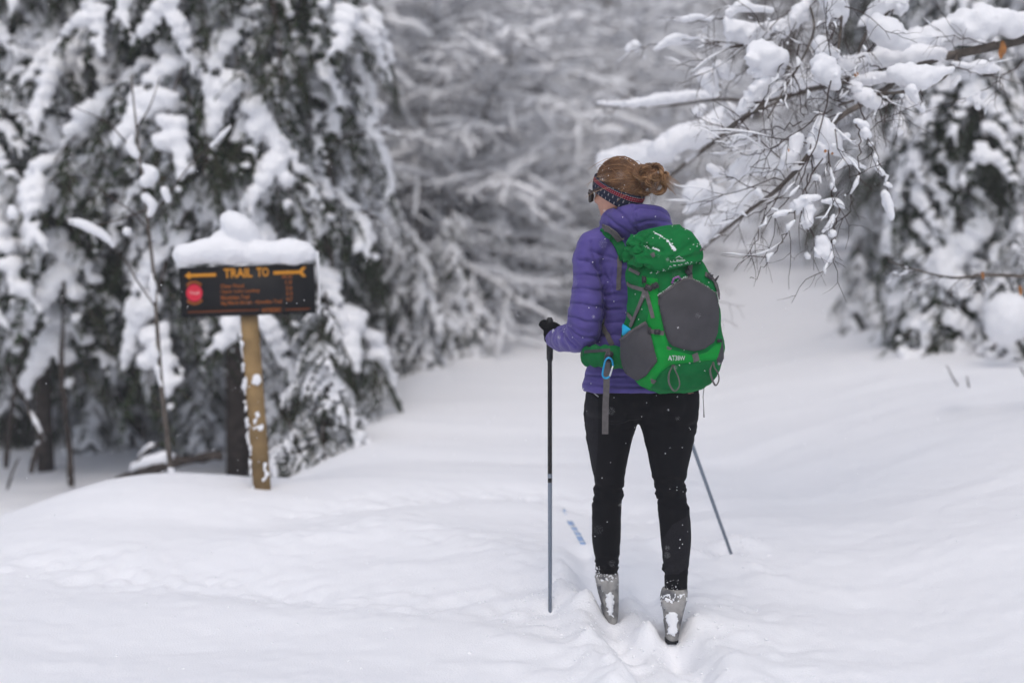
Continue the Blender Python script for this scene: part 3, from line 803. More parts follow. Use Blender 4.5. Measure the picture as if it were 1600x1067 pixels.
band.add([v[:] for v in Vv], Ff); band.M = Mm
part('headband', band, [M_navy, M_bred, M_bpale], person)

# sunglasses
sg = MB()
for s in (-1, 1):
    V_, F_ = [], []
    for i in range(9):
        for j in range(7):
            a = (i / 8 - .5) * 2; b = (j / 6 - .5) * 2
            k = (1 - abs(a) ** 3 * .25)
            V_.append(hp(.112 - .010 * (a * s > 0) * a * a - .030 * ((a + s * 0) * .5 + .5 if s > 0 else (-a) * .5 + .5) ** 2, s * .044 + a * .029, -.030 + b * .022 * k)[:])
    F_ = [(i * 7 + j, i * 7 + j + 1, (i + 1) * 7 + j + 1, (i + 1) * 7 + j) for i in range(8) for j in range(6)]
    sg.add(V_, F_, 0)
    sg.add(*tube([hp(.086, s * .072, -.022), hp(.066, s * .080, -.018), hp(.03, s * .082, -.006), hp(-.01, s * .083, -.010)], [.005, .0045, .003, .003], 6), 1)
    ring_ = [hp(.113 - .030 * ((cos(t) * .5 + .5) ** 2 if s > 0 else ((-cos(t)) * .5 + .5) ** 2), s * .044 + cos(t) * .030, -.030 + sin(t) * .023) for t in np.linspace(0, 2 * pi, 25)]
    sg.add(*tube(ring_, .0022, 6), 1)
sg.add(*tube([hp(.102, -.009, -.012), hp(.106, 0, -.010), hp(.102, .009, -.012)], .0025, 6), 1)
part('sunglasses', sg, [M_lens, M_frame], person)

# hair: swept strands and a loose bun
hair = MB(); hm = []
cap_V = ICO3[0] * np.array((.099, .0795, .1065)); cw = cap_V @ np.array(HM.to_3x3()).T + np.array(Hc)
keep = [(Vector(v) - Hc).normalized().dot(axis_) > -.12 for v in cw]
hair.add(cw, [f for f in ICO3[1] if all(keep[i] for i in f)], 0)
bun = P(1016, 281, 5.135); tie = Hc + (bun - Hc).normalized() * .098
hr = random.Random(5)
def rdir():
    while True:
        d = Vector((hr.gauss(0, 1), hr.gauss(0, 1), hr.gauss(0, 1))).normalized()
        if d.dot(axis_) > .02: return d
td = (tie - Hc).normalized()
for i in range(1500):
    d = rdir(); pts = []; n_ = 8; wob = hr.uniform(-.12, .12); lift = hr.uniform(1.0, 1.03) + .035 * vnoise(np.array([[d.x * 9, d.y * 9, d.z * 9]]), 12)[0]
    ax = d.cross(td)
    if ax.length < .05: continue
    an = d.angle(td); ax.normalize()
    start = 0 if d.dot(axis_) < .35 else 0
    for k in range(n_):
        q = Matrix.Rotation(an * k / (n_ - 1), 3, ax) @ d
        q = (q + ax * wob * sin(pi * k / (n_ - 1))).normalized()
        pts.append(on_head(q, lift - .02 + .035 * (k / (n_ - 1)) ** 3 + .012 * vnoise(np.array([[q.x * 14, q.y * 14, q.z * 14]]), 3)[0]))
    hair.add(*tube(pts, [.0006] + [.0013] * (n_ - 2) + [.0016], 3, False), 1 if hr.random() < .16 else 0)
# the bun: twisted locks looped round each other, with hollows between
for (dx, dy, dd, rl, tx, tz, turns, ns) in ((-9, -8, -.012, .024, 80, 20, 5.6, 85), (8, -10, .0, .022, 100, -35, 5.2, 80), (10, 8, -.008, .024, 75, 40, 5.4, 80), (-6, 10, .006, .022, 95, -15, 5.6, 70), (0, -14, .012, .020, 30, 10, 5.8, 55), (1, 1, -.020, .016, 85, 70, 4.6, 60), (16, -2, .004, .018, 60, -60, 5.0, 55)):
    c = P(1016 + dx * 1.2, 281 + dy * 1.2, 5.135 + dd); B = Matrix.Rotation(R(tz), 3, 'Z') @ Matrix.Rotation(R(tx), 3, 'X'); p0 = hr.uniform(0, 6.28); rl *= 1.2
    for i in range(ns):
        oa, ob, ph = hr.gauss(0, .0042), hr.gauss(0, .0042), p0 + hr.gauss(0, .25); pts = []; L = turns * hr.uniform(.8, 1.05)
        for k in range(13):
            a = ph + L * k / 12; tw_ = 2.2 * a
            pts.append(c + B @ Vector((cos(a) * (rl + oa * cos(tw_) - ob * sin(tw_)), sin(a) * (rl * .9 + oa * cos(tw_) - ob * sin(tw_)), oa * sin(tw_) + ob * cos(tw_) + .006 * sin(a * 1.3))))
        hair.add(*tube(pts, [.0006] + [.0014] * 11 + [.0005], 3, False), 1 if hr.random() < .25 else 0)
for i in range(60):
    ph = hr.uniform(0, 6.28); r0 = hr.uniform(.025, .046); B = Matrix.Rotation(hr.uniform(0, 6.28), 3, 'Z') @ Matrix.Rotation(hr.uniform(0, 3.14), 3, 'X')
    hair.add(*tube([bun + B @ Vector((cos(ph + .35 * k) * r0, sin(ph + .35 * k) * r0, .006 * sin(k))) for k in range(9)], [.0005] + [.0010] * 7 + [.0004], 3, False), hr.randrange(2))
ball(hair, bun, (.020, .018, .020), ICO2)
ball(hair, bun + (tie - bun) * .5, (.030, .030, .030), ICO2)
for i in range(150):   # loose ends hanging at the back of the bun, and fly-aways
    a = bun + Vector((hr.uniform(.012, .042), hr.uniform(-.02, .02), hr.uniform(-.012, .02)))
    if i > 105: a = on_head(rdir(), 1.02)
    pts = [a]
    v = Vector((hr.uniform(.0, .010), hr.uniform(-.006, .006), hr.uniform(-.001, .006))) if i <= 105 else Vector((hr.gauss(0, .006), hr.gauss(0, .006), hr.uniform(.0, .006)))
    for k in range(6):
        v = v + Vector((hr.gauss(0, .0016), hr.gauss(0, .0016), -.0022)); pts.append(pts[-1] + v)
    hair.add(*tube(pts, np.linspace(.0011, .0004, 7), 3, False), 1)
part('hair', hair, [M_hair, M_hair2], person)

# boots, each with its packed snow and black heel piece
def boot(rows, heel, toe_dir, name='ski_boot'):
    mb = MB(); a, b = loft(rows, 26, 2.3, 0); mb.add(a, b)
    bz = rows[-1]; c0 = P((bz[1] + bz[2]) / 2, bz[0], bz[3])
    for k in range(6):
        t = k / 5; ball(mb, c0 + toe_dir * (.03 + .16 * t) + Vector((0, 0, .03 - .012 * t)), (.027, .05, .034 - .012 * t), ICO2)
    a, b = remesh(mb, .006, 4); o = part(name, MB().add(a, b), M_boot, person)
    hb = MB(); box(hb, heel, (.046, .05, .024), None, 0, .006); q = part('heel_piece', hb, M_blk, person)
    q.parent = o; q.matrix_parent_inverse = Matrix.Identity(4)
    return o, BVHTree.FromPolygons(a.tolist(), b)
oL, bvL = boot([(893, 930, 966, 5.40, .046), (905, 930, 967, 5.40, .048), (925, 934, 967, 5.39, .046), (945, 940, 967, 5.385, .042), (962, 944, 966, 5.38, .040), (974, 946, 964, 5.38, .038)], P(955, 975, 5.375), Vector((-.02, 1, 0)))
oR, bvR = boot([(918, 1034, 1075, 5.17, .048), (934, 1031, 1074, 5.17, .050), (953, 1035, 1069, 5.16, .046), (975, 1038, 1064, 5.155, .044), (990, 1039, 1061, 5.15, .042), (998, 1040, 1060, 5.15, .040)], P(1049, 999, 5.145), Vector((.07, 1, 0)))
def crust(bvs, boxes, parent, name, rr):
    mb = MB()
    for bv, (x0, y0, x1, y1), n, s in boxes:
        for i in range(n):
            x, y = hr.uniform(x0, x1), hr.uniform(y0, y1); h = cast(bv, x, y)
            if h is None: continue
            r = hr.uniform(.5, 1) * s
            ball(mb, h[0], (r * hr.uniform(.8, 1.6), r * .6, r * hr.uniform(.7, 1.4)), ICO1)
    a, b = remesh(mb, .0022, 1); a = a + vnormals(a, b) * (.0016 * fbm(a * 130, 2, 7))[:, None]
    return part(name, MB().add(a, b), M_snow, parent, stuff=True)
for bv_, pg, m_, n_, h_ in ((bvL, [(930, 898), (938, 906), (950, 909), (966, 899), (966, 912), (956, 926), (946, 930), (935, 914)], M_cream, 'boot_cuff', .003), (bvR, [(1032, 936), (1050, 941), (1073, 935), (1071, 948), (1062, 958), (1046, 958), (1034, 949)], M_cream, 'boot_cuff', .003),
                         (bvR, [(1043, 956), (1058, 957), (1060, 968), (1056, 978), (1058, 990), (1050, 993), (1043, 988), (1044, 975), (1040, 966)], M_snow, 'caked_snow', .006), (bvL, [(946, 926), (956, 924), (959, 938), (957, 952), (958, 962), (951, 961), (949, 945)], M_snow, 'caked_snow', .006)):
    mb = MB(); mb.add(*patch(bv_, pg, h_, 1.0, nz=.005, rim=3.0, rag=1.6)); part(n_, mb, m_, person)
crust(0, [(bvL, (929, 894, 967, 915), 110, 0.0040), (bvL, (945, 915, 958, 962), 57, 0.0037), (BV_t, (927, 884, 937, 898), 66, 0.0031), (bvL, (930, 905, 944, 925), 44, 0.0025),
          (bvR, (1030, 928, 1074, 950), 132, 0.0043), (bvR, (1042, 950, 1058, 992), 110, 0.0037), (BV_t, (1036, 905, 1062, 938), 154, 0.0026), (BV_t, (1048, 915, 1074, 940), 57, 0.0019)], person, 'packed_snow', 0)

# ---------------------------------------------------------------- ski and poles
sk = tag(bpy.data.objects.new('ski', None), 'white ski with blue markings nosing out of the snow ahead of the left boot', 'ski'); C.objects.link(sk); sk.location = (.36, 5.5, 0)
mb = MB(); V_, F_, M_ = [], [], []
n_ = 90
for i in range(n_):
    t = i / (n_ - 1); y = 5.0 + 2.05 * t; x = .395 - .083 * (y - 5.4)
    gz = h1(x, y)
    z = gz - .035 + .0392 * sst(6.15, 6.38, y) - .015 * sst(6.75, 6.95, y) + (.06 * max(0, t - .93) / .07) ** 1.3
    z += .005 * vnoise(np.array([[y * 16, 0, 0]]), 4)[0] * (y > 6)
    w = .013 * (1 - max(0, t - .9) * 6)
    V_ += [(x - w, y, z), (x + w, y, z), (x + w, y, z - .012), (x - w, y, z - .012)]
for i in range(n_ - 1):
    for j in range(4):
        F_.append((4 * i + j, 4 * i + (j + 1) % 4, 4 * i + 4 + (j + 1) % 4, 4 * i + 4 + j)); M_.append(1 if j == 0 and i % 5 != 3 and i % 7 != 2 else 0)
F_ += [(3, 2, 1, 0), (4 * n_ - 4, 4 * n_ - 3, 4 * n_ - 2, 4 * n_ - 1)]; M_ += [0, 0]
mb.add(V_, F_); mb.M = M_
part('ski_blade', mb, [M_skiw, M_skib], sk)
mb = MB(); box(mb, Vector((.375, 5.44, h1(.375, 5.44) - .03)), (.05, .10, .03), None, 0, .006); part('binding', mb, M_blk, sk)

def pole(top, tip, label, split):
    t = empty('ski_pole', tip, label, 'ski pole')
    d = tip - top
    mb = MB(); mb.add(*tube([top + d * (.02), top + d * split], .0088, 14)); part('upper_shaft', mb, M_blk, t)
    mb = MB(); mb.add(*tube([top + d * (split - .03), top + d * split, top + d * 1.03], [.0090, .0086, .0072], 14)); part('lower_shaft', mb, M_pgrey, t)
    mb = MB(); mb.add(*tube([top - d * .02, top - d * .01, top + d * .05, top + d * .12, top + d * .13], [.008, .014, .0135, .0125, .009], 14)); part('grip', mb, M_blk, t)
pole(P(859, 505, 5.46), P(859.5, 964, 5.42), 'ski pole with black upper and grey lower shaft standing upright at the skier\'s left', .54)
pole(P(1019, 520, 5.72), P(1144, 869, 6.22), 'slanting grey ski pole planted in the snow to the right of the skier', .30)

# ---------------------------------------------------------------- backpack
pk = empty('backpack', P(1050, 612, 5.02), 'green hiking backpack with dark grey pockets on the skier\'s back', 'backpack')
Yp, Dp = 5.015, .135
main_rows = [(398, 1000, 1088, Yp, .085), (410, 986, 1099, Yp, .105), (424, 978, 1107, Yp, .120), (436, 976, 1117, Yp, .128), (450, 977, 1123, Yp, .132), (480, 978, 1125, Yp, Dp), (506, 974.5, 1127, Yp, Dp + .004), (530, 970, 1130, Yp, Dp + .008), (555, 969, 1132, Yp, Dp + .008), (568, 970, 1132, Yp, Dp + .004), (578, 975, 1127, Yp, Dp), (588, 982, 1119, Yp, .128), (598, 992, 1111, Yp, .118), (606, 1003, 1100, Yp, .10), (612, 1016, 1082, Yp, .075)]
Vm, Fm = loft(main_rows, 100, 3.4, R(22), 90)
Nm = vnormals(Vm, Fm)
Vm += Nm * (.006 * fbm(Vm * np.array((11, 11, 16)), 3, 14) - .008 * np.abs(vnoise(Vm * np.array((16, 16, 8)), 15)) - .004 * np.abs(vnoise(Vm * np.array((34, 34, 18)), 16)))[:, None]
Vm = crease(Vm, Fm, [[(1028, 430), (1030, 476), (1035, 505), (1040, 525), (1046, 545)], [(1012, 500), (1017, 520), (1028, 565), (1010, 588), (996, 597)], [(1016, 607), (1034, 582), (1047, 571), (1080, 566), (1112, 563)]], .003, 1.6)
part('main_bag', MB().add(Vm, Fm), M_green, pk)
BV_m = BVHTree.FromPolygons(Vm.tolist(), Fm)
lid_rows = [(351.5, 1040, 1060, 5.03, .05), (355, 1022, 1066, 5.03, .085), (360, 1003, 1076, 5.025, .11), (368, 984, 1083, 5.02, .125), (380, 975, 1091, 5.01, .136), (395, 972.5, 1096, 5.0, .142), (408, 974, 1096, 5.0, .142), (418, 982, 1094, 5.0, .136), (425, 996, 1088, 5.0, .12)]
Vl, Fl = loft(lid_rows, 90, 2.7, R(22), 180)
Nl = vnormals(Vl, Fl); pxl, pyl = to_px(Vl)
# the lid's lower edge climbs to the right
Vl[:, 2] += .030 * sst(1020, 1095, pxl) * sst(405, 425, pyl)
crm = sst(1035, 985, pxl)
Vl += Nl * (.006 * fbm(Vl * 9, 3, 24) - (.009 + .018 * crm) * np.abs(vnoise(Vl * np.array((20, 20, 30)) + 3, 25)) - .014 * crm * np.abs(vnoise(Vl * 46, 26)) - .016 * crm * np.exp(-(np.abs(vnoise(Vl * np.array((24, 24, 30)), 28)) / .10) ** 2) + .006 * crm)[:, None]
Vl = crease(Vl, Fl, [[(1052, 402), (1066, 392), (1086, 376)], [(1000, 380), (1016, 386), (1034, 392)], [(1046, 408), (1070, 404), (1096, 396)]], .008, 4)
part('lid', MB().add(Vl, Fl), M_green, pk)
BV_l = BVHTree.FromPolygons(Vl.tolist(), Fl)
Va = np.concatenate([Vm, Vl]); Fa = list(map(tuple, Fm)) + [tuple(i + len(Vm) for i in f) for f in Fl]
BV_a = BVHTree.FromPolygons(Va.tolist(), Fa)

def sew(name, bv, poly, h, m, **k):
    mb = MB(); lab = k.pop('label', None); mb.add(*patch(bv, poly, h, **k)); return part(name, mb, m, pk, label=lab)
sew('side_panel', BV_m, [(1003, 432), (1028, 436), (1029, 476), (1035, 505), (1041, 528), (1046, 545), (1070, 552), (1085, 556), (1105, 550), (1118, 538), (1127, 530), (1128, 560), (1112, 563), (1080, 566), (1047, 570), (1030, 583), (1016, 607), (1002, 603), (994, 596), (1010, 587), (1027, 565), (1017, 520), (1011, 500), (1016, 480)], .0022, M_green2, label='brighter green panel round the pockets')
sew('bottom_panel', BV_m, [(1047, 571.5), (1080, 567), (1112, 564.5), (1124, 575), (1120, 588), (1110, 600), (1098, 606), (1060, 611), (1040, 611), (1018, 606), (1032, 584)], .0022, M_dgreen, nz=.002)
fp = sew('front_pocket', BV_m, [(1028, 463), (1040, 453), (1051, 445), (1064, 436.5), (1077, 434), (1096, 443), (1108, 450), (1116, 457), (1121, 473), (1123, 495), (1121, 519), (1115, 535), (1100, 545.5), (1085, 549), (1067, 546), (1050, 540), (1043, 532), (1038, 518), (1034, 498), (1030, 478)], .006, M_grey, puff=.024, nz=.003, base=.003, relax=25)
sew('pocket_trim', BV_m, [(1028, 463), (1040, 453), (1051, 445), (1064, 436.5), (1077, 434), (1096, 443), (1116, 457), (1117, 460), (1096, 447), (1077, 438), (1065, 440), (1052, 448.5), (1041, 456.5), (1029, 466.5)], .006, M_web, base=.006, rim=1.5, step=1.5)
sew('side_pocket', BV_m, [(970, 531), (985, 519), (1009, 501.5), (1013, 510), (1016, 520), (1022, 545), (1027, 564), (1010, 586.5), (996, 594.5), (985, 588), (978, 583), (973, 572), (970.5, 560)], .005, M_grey, puff=.014, nz=.003, base=.002, relax=20)
sew('pocket_trim', BV_m, [(970, 531), (985, 519), (1009, 501.5), (1011, 505.5), (987, 523), (972, 534.5)], .005, M_web, base=.007, rim=1.5, step=1.5)
sew('side_pocket', BV_m, [(1124, 545), (1129, 530), (1130.5, 545), (1131, 560), (1127, 568), (1122, 572), (1119, 560)], .004, M_grey, puff=.006, step=1.5)
def strap(name, pts, w, m=None, bv=None, th=.003, lift=.003, label=None, parent=pk):
    mb = MB(); mb.add(*ribbon(bv or BV_m, pts, w, th, lift)); return part(name, mb, m or M_web, parent, smooth=False, label=label)
strap('strap', [(977, 438), (985, 446), (999, 451), (1008, 453)], 6)
strap('strap', [(1010, 452), (1004, 470), (995, 492), (986, 512)], 7, lift=.005)
strap('strap', [(1010, 452), (1014, 470), (1019, 490), (1021, 497)], 6, lift=.004)
strap('strap', [(978, 485), (984, 493), (992, 503)], 6)
strap('strap', [(979, 417), (990, 424), (1002, 430)], 5)
strap('strap', [(1014, 517), (1024, 519), (1038, 521)], 7)
strap('strap', [(1078, 412), (1076, 425), (1078, 437)], 8, lift=.004)
strap('strap', [(1100, 428), (1112, 436), (1120, 452), (1122, 470)], 8)
strap('strap', [(1084, 551), (1087, 558), (1088, 566)], 10, lift=.002)
def buckle(px, py, sx, sz, bv=None, rot=0, name='buckle'):
    h = cast1(bv or BV_m, px, py)
    if h is None: return
    n_ = h[1]; s = Vector((0, 0, 1)).cross(n_).normalized(); up = n_.cross(s)
    M = Matrix((s, n_, up)).transposed() @ Matrix.Rotation(R(rot), 3, 'Y')
    mb = MB(); k = h[0].y / F_PX
    box(mb, h[0] + n_ * .008, (sx * k, .009, sz * k), M, 0, .0025)
    for q in (-1, 1): box(mb, h[0] + n_ * .011 + M @ Vector((q * sx * k * .30, 0, 0)), (sx * k * .16, .007, sz * k * 1.25), M, 0, .0015)
    part(name, mb, M_buckle, pk)
buckle(1008, 437, 7, 10); buckle(1015, 449, 13, 8, rot=20); buckle(1024, 446, 11, 9, rot=-25); buckle(1027, 519, 10, 8); buckle(1018, 517, 5, 9)
buckle(1074, 427, 9, 10, rot=-30); buckle(1129, 506, 6, 9); buckle(1107, 433, 10, 8, rot=30); buckle(1122, 533, 8, 5)
for tri_ in ([(1028, 468), (1036, 467), (1033, 475), (1028, 477)], [(1041, 540), (1050, 544), (1047, 547), (1042, 546)], [(1017, 590), (1026, 594), (1023, 599), (1018, 598)]):
    sew('gear_tab', BV_m, tri_, .003, M_web, step=1.5, rim=1.0, base=.003)
sew('gear_tab', BV_l, [(1016, 397), (1022, 394), (1024, 400), (1020, 402.5)], .003, M_web, step=1.5, rim=1.0, base=.002)
mb = MB(); h = cast1(BV_l, 1094, 392); mb.add(*tube([h[0], P(1097, 389, h[0].y), P(1101, 391, h[0].y)], [.008, .006, .001], 8, flat=.5)); part('gear_tab', mb, M_web, pk)
def loop(px0, py0, px1, py1, w):
    a = cast1(BV_m, px0, py0); q = [P(px0, py0, a[0].y - .004)]
    Yl = a[0].y - .012; k = Yl / F_PX
    mb = MB(); mx, L = (px0 + px1) / 2, py1 - py0
    pts = [P(px0 - 1, py0, Yl + .01), P(px0 - w * .45, py0 + L * .35, Yl), P(px1 - w * .55, py0 + L * .72, Yl - .006), P(px1, py1, Yl - .006), P(px1 + w * .5, py0 + L * .8, Yl - .006), P(px1 + w * .42, py0 + L * .5, Yl - .004), P(px0 + w * .2, py0 + L * .2, Yl), P(px0 + 1, py0, Yl + .01)]
    mb.add(*tube([Vector(v) for v in spline(pts, 34)], .0042, 8, True, .5)); part('tool_loop', mb, M_web, pk)
loop(1052, 570, 1054, 611, 15); loop(1114, 566, 1118, 602, 10)
mb = MB(); mb.add(*tube([P(1100, 606, 4.97), P(1098.5, 620, 4.97), P(1099.5, 636, 4.97), P(1100, 652, 4.97)], [.0015, .0013, .0013, .0025], 6)); part('drawcord', mb, M_web, pk)
mb = MB(); mb.add(*tube([P(1112, 437, 4.98), P(1118, 438, 4.97), P(1123, 431, 4.97)], [.002, .005, .002], 6)); part('drawcord', mb, M_buckle, pk)
mb = MB(); hq = cast1(BV_m, 1055, 441); mb.add(*tube([P(1050, 443, hq[0].y - .008), P(1053, 435, hq[0].y - .012), P(1060, 432, hq[0].y - .012), P(1063, 437, hq[0].y - .008)], .004, 8)); part('drawcord', mb, mat('cord_purple', (.25, .10, .28), .7, .2, noise=.6, nscale=180), pk, label='purple and white cord end at the pocket top')
# hip belt, shoulder strap, load straps
hb = MB()
for x, y, Yq, r in ((917, 557, 5.13, (.022, .03, .040)), (930, 556, 5.10, (.030, .026, .044)), (945, 557, 5.08, (.034, .026, .045)), (960, 558, 5.07, (.032, .028, .045)), (975, 559, 5.06, (.03, .03, .042))):
    ball(hb, P(x, y, Yq), r, ICO3)
a, b = remesh(hb, .0045, 22); a = a + vnormals(a, b) * (.003 * fbm(a * 24, 2, 4))[:, None]
hbo = part('hip_belt', MB().add(a, b), M_dgreen, pk); BV_h = BVHTree.FromPolygons(a.tolist(), b)
mb = MB(); mb.add(*ribbon(BV_h, [(912, 550), (925, 549), (940, 548), (955, 547)], 5, .002, .001)); z_ = part('zipper', mb, M_buckle, pk, smooth=False); z_.parent = hbo; z_.matrix_parent_inverse = Matrix.Identity(4)
mb = MB(); mb.add(*tube([P(910, 549, 5.10), P(909, 553, 5.095), P(909.5, 557, 5.095)], .0018, 6)); z_ = part('zip_pull', mb, M_buckle, pk); z_.parent = hbo; z_.matrix_parent_inverse = Matrix.Identity(4)
strap('waist_strap', [(958, 540), (950, 525), (943, 508), (941, 500)], 8, bv=BV_j, lift=.004)
mb = MB()
q = [(952, 549, 5.048), (949, 560, 5.04), (948, 580, 5.05), (947.5, 605, 5.075), (946, 640, 5.09), (945.5, 678, 5.095)]
V_ = []
for i, (x, y, yy) in enumerate(spline(q, 16)):
    c = P(x, y, yy); w = .0112
    V_ += [c + Vector((-w, 0, 0)), c + Vector((w, -.003, 0)), c + Vector((w, 0, 0)), c + Vector((-w, .003, 0))]
mb.add([v[:] for v in V_], [(4 * i + j, 4 * i + (j + 1) % 4, 4 * i + 4 + (j + 1) % 4, 4 * i + 4 + j) for i in range(15) for j in range(4)] + [(3, 2, 1, 0), (60, 61, 62, 63)])
part('hanging_strap', mb, M_web, pk, smooth=False)
mb = MB(); box(mb, P(952, 555, 5.035), (.026, .012, .03), Matrix.Rotation(R(25), 3, 'Y'), 0, .004); box(mb, P(949, 563, 5.035), (.028, .010, .008), Matrix.Rotation(R(25), 3, 'Y'), 0, .002); part('buckle', mb, M_buckle, pk)
# shoulder strap over the jacket, with its grey load lifter
strap('shoulder_strap', [(943, 358), (953, 366), (964, 378), (971, 392), (975, 408)], 15, M_dgreen, BV_j, .014, .0)
strap('load_lifter', [(946, 354), (957, 357), (966, 366), (972, 378)], 10, bv=BV_j, th=.006, lift=.012)
strap('hanging_strap', [(969, 396), (968, 415), (967, 438), (967, 455)], 7, bv=BV_j, th=.003, lift=.006)
# settled snow
mb = MB()
def dust(bv, line, n, w, s):
    L = spline(line, 60)
    for i in range(n):
        x, y = L[hr.randrange(60)]; h = cast(bv, x + hr.gauss(0, w), y + hr.gauss(0, w * .6))
        if h: r = hr.uniform(.5, 1) * s; ball(mb, h[0] + h[1] * r * .3, (r * hr.uniform(.8, 1.8), r, r * hr.uniform(.8, 1.4)), ICO1)
dust(BV_l, [(1020, 363), (1034, 370), (1044, 378), (1050, 386), (1054, 392)], 70, .9, .0022)
dust(BV_l, [(1042, 376), (1050, 384), (1055, 391)], 45, 1.2, .0026)
dust(BV_l, [(1004, 383), (1016, 388), (1026, 389), (1031, 392)], 26, 1.6, .0024)
dust(BV_a, [(1008, 427), (1030, 425), (1052, 416), (1075, 411), (1094, 412)], 34, 1.4, .0018)
dust(BV_m, [(1028, 462), (1040, 453), (1051, 444.5), (1064, 436), (1077, 433.5), (1096, 443), (1116, 457)], 130, .8, .0016)
dust(BV_a, [(975, 370), (1060, 360), (1090, 400), (1100, 500), (1090, 580), (1000, 560), (1000, 470)], 90, 22, .0020)
part('snow_dusting', mb, M_snow, pk, stuff=True)

# printing
def text_px(s, bv, px, py, wpx, m, name, rot=0.0, lift=.0012, hpx=None, bold=0.0):
    cu = bpy.data.curves.new('t', 'FONT'); cu.body = s; cu.offset = bold; cu.resolution_u = 2
    ob = bpy.data.objects.new('t', cu); TS.collection.objects.link(ob); TVL.update()
    me = bpy.data.meshes.new_from_object(ob.evaluated_get(TVL.depsgraph)); bpy.data.objects.remove(ob); bpy.data.curves.remove(cu)
    v = np.array([q.co[:] for q in me.vertices]); fc = [tuple(p.vertices) for p in me.polygons]; bpy.data.meshes.remove(me)
    k = wpx / (v[:, 0].max() - v[:, 0].min()); ky = k if hpx is None else hpx / (v[:, 1].max() - v[:, 1].min())
    x = (v[:, 0] - v[:, 0].min()) * k; y = -(v[:, 1] - v[:, 1].min()) * ky
    X_ = px + x * cos(rot) - y * sin(rot); Y_ = py + x * sin(rot) + y * cos(rot); V = []
    for a, b in zip(X_, Y_):
        h = cast1(bv, a, b); V.append((h[0] + h[1] * lift)[:])
    mb = MB(); mb.add(V, fc); return part(name, mb, m, pk, smooth=False)
BV_sp = BV_m
text_px('AT38W', BV_m, 1043.5, 562.5, 26, M_white, 'model_print', R(0), .0055, 7, .012)
text_px('L.L.Bean', BV_l, 1047, 411, 23, M_white, 'logo_print', R(-5), .003, 4.5, .006)
mb = MB(); pts = []
for x, y in spline([(1056, 403), (1059, 401.5), (1061, 400.5), (1063, 402), (1066, 403.5)], 9):
    h = cast1(BV_l, x, y); pts.append(h[0] + h[1] * .002)
mb.add(*tube(pts, .0011, 5)); part('logo_print', mb, M_white, pk)

cy = empty('pouch', P(973, 515, 5.0), 'bright cyan pouch corner poking out above the pack\'s side pocket', 'pouch')
mb = MB(); a, b = patch(BV_m, [(974.2, 506), (981, 510.5), (987, 515), (976, 524), (974, 524)], .006, step=1.5, rim=2.0, base=.003); mb.add(a, b); part('pouch_corner', mb, M_cyan, cy)
cb = empty('carabiner', P(949, 590, 5.03), 'blue carabiner with silver gate clipped below the hip belt', 'carabiner')
mb = MB(); mb.add(*tube([Vector(v) for v in spline([P(958, 572, 5.028), P(956, 562, 5.028), P(951, 559, 5.026), (P(946, 563, 5.026)), P(943, 575, 5.026), P(941.5, 585, 5.026), P(944, 590, 5.026), P(949, 590.5, 5.026), P(952.5, 588, 5.026)], 30)], .0036, 8)); part('hook', mb, M_anod, cb)
mb = MB(); mb.add(*tube([P(952.5, 588, 5.026), P(955.5, 579, 5.027), P(958, 571, 5.028)], .0034, 8)); part('gate', mb, M_silver, cb)

# flakes that have settled on the skier
mb = MB()
for i in range(110):
    x, y = hr.uniform(858, 1100), hr.uniform(250, 900)
    best = None
    for bv in (BV_j, BV_t):
        h = cast(bv, x, y)
        if h and (best is None or (h[0] - CAM).length < (best[0] - CAM).length): best = h
    if best: ball(mb, best[0] + best[1] * .001, hr.uniform(.0012, .0024), ICO1)
for i in range(46):
    d = rdir(); q = on_head(d, 1.04)
    if (q - CAM).length < (Hc - CAM).length + .02: ball(mb, q, hr.uniform(.0012, .0024), ICO1)
part('snow_flecks', mb, M_snow, person, stuff=True)

# ---------------------------------------------------------------- the trail sign
YS = 7.3; kS = YS / F_PX
sb = P(410, 772, YS)
sign = empty('trail_sign', sb, 'black trail sign with yellow lettering on a leaning wooden post', 'sign')
mb = MB(); pa, pb = P(388, 470, YS + .02), P(411, 782, YS + .02)
ax_ = (pb - pa).normalized(); M = Matrix((Vector((1, 0, 0)), ax_.cross(Vector((1, 0, 0))).normalized(), -ax_)).transposed()
M = Matrix.Rotation(R(9), 3, 'Z') @ M
box(mb, (pa + pb) / 2, (.088, .088, (pb - pa).length), M, 0, .006); part('post', mb, M_wood, sign)
bc = (P(283, 418, YS) + P(492, 412, YS) + P(287, 496, YS) + P(495, 488, YS)) / 4; bc.y -= .04
bw, bh, ro = 209 * kS, 77.5 * kS, R(1.9)
BM = Matrix.Rotation(-ro, 3, 'Y')
mb = MB(); box(mb, bc, (bw, .028, bh), BM, 0, .004); bo = part('board', mb, M_board, sign)
def bpt(u, v, dy=-.0155):    # u, v in photo pixels inside the board's own frame, from its centre
    return bc + BM @ Vector((u * kS, dy, v * kS))
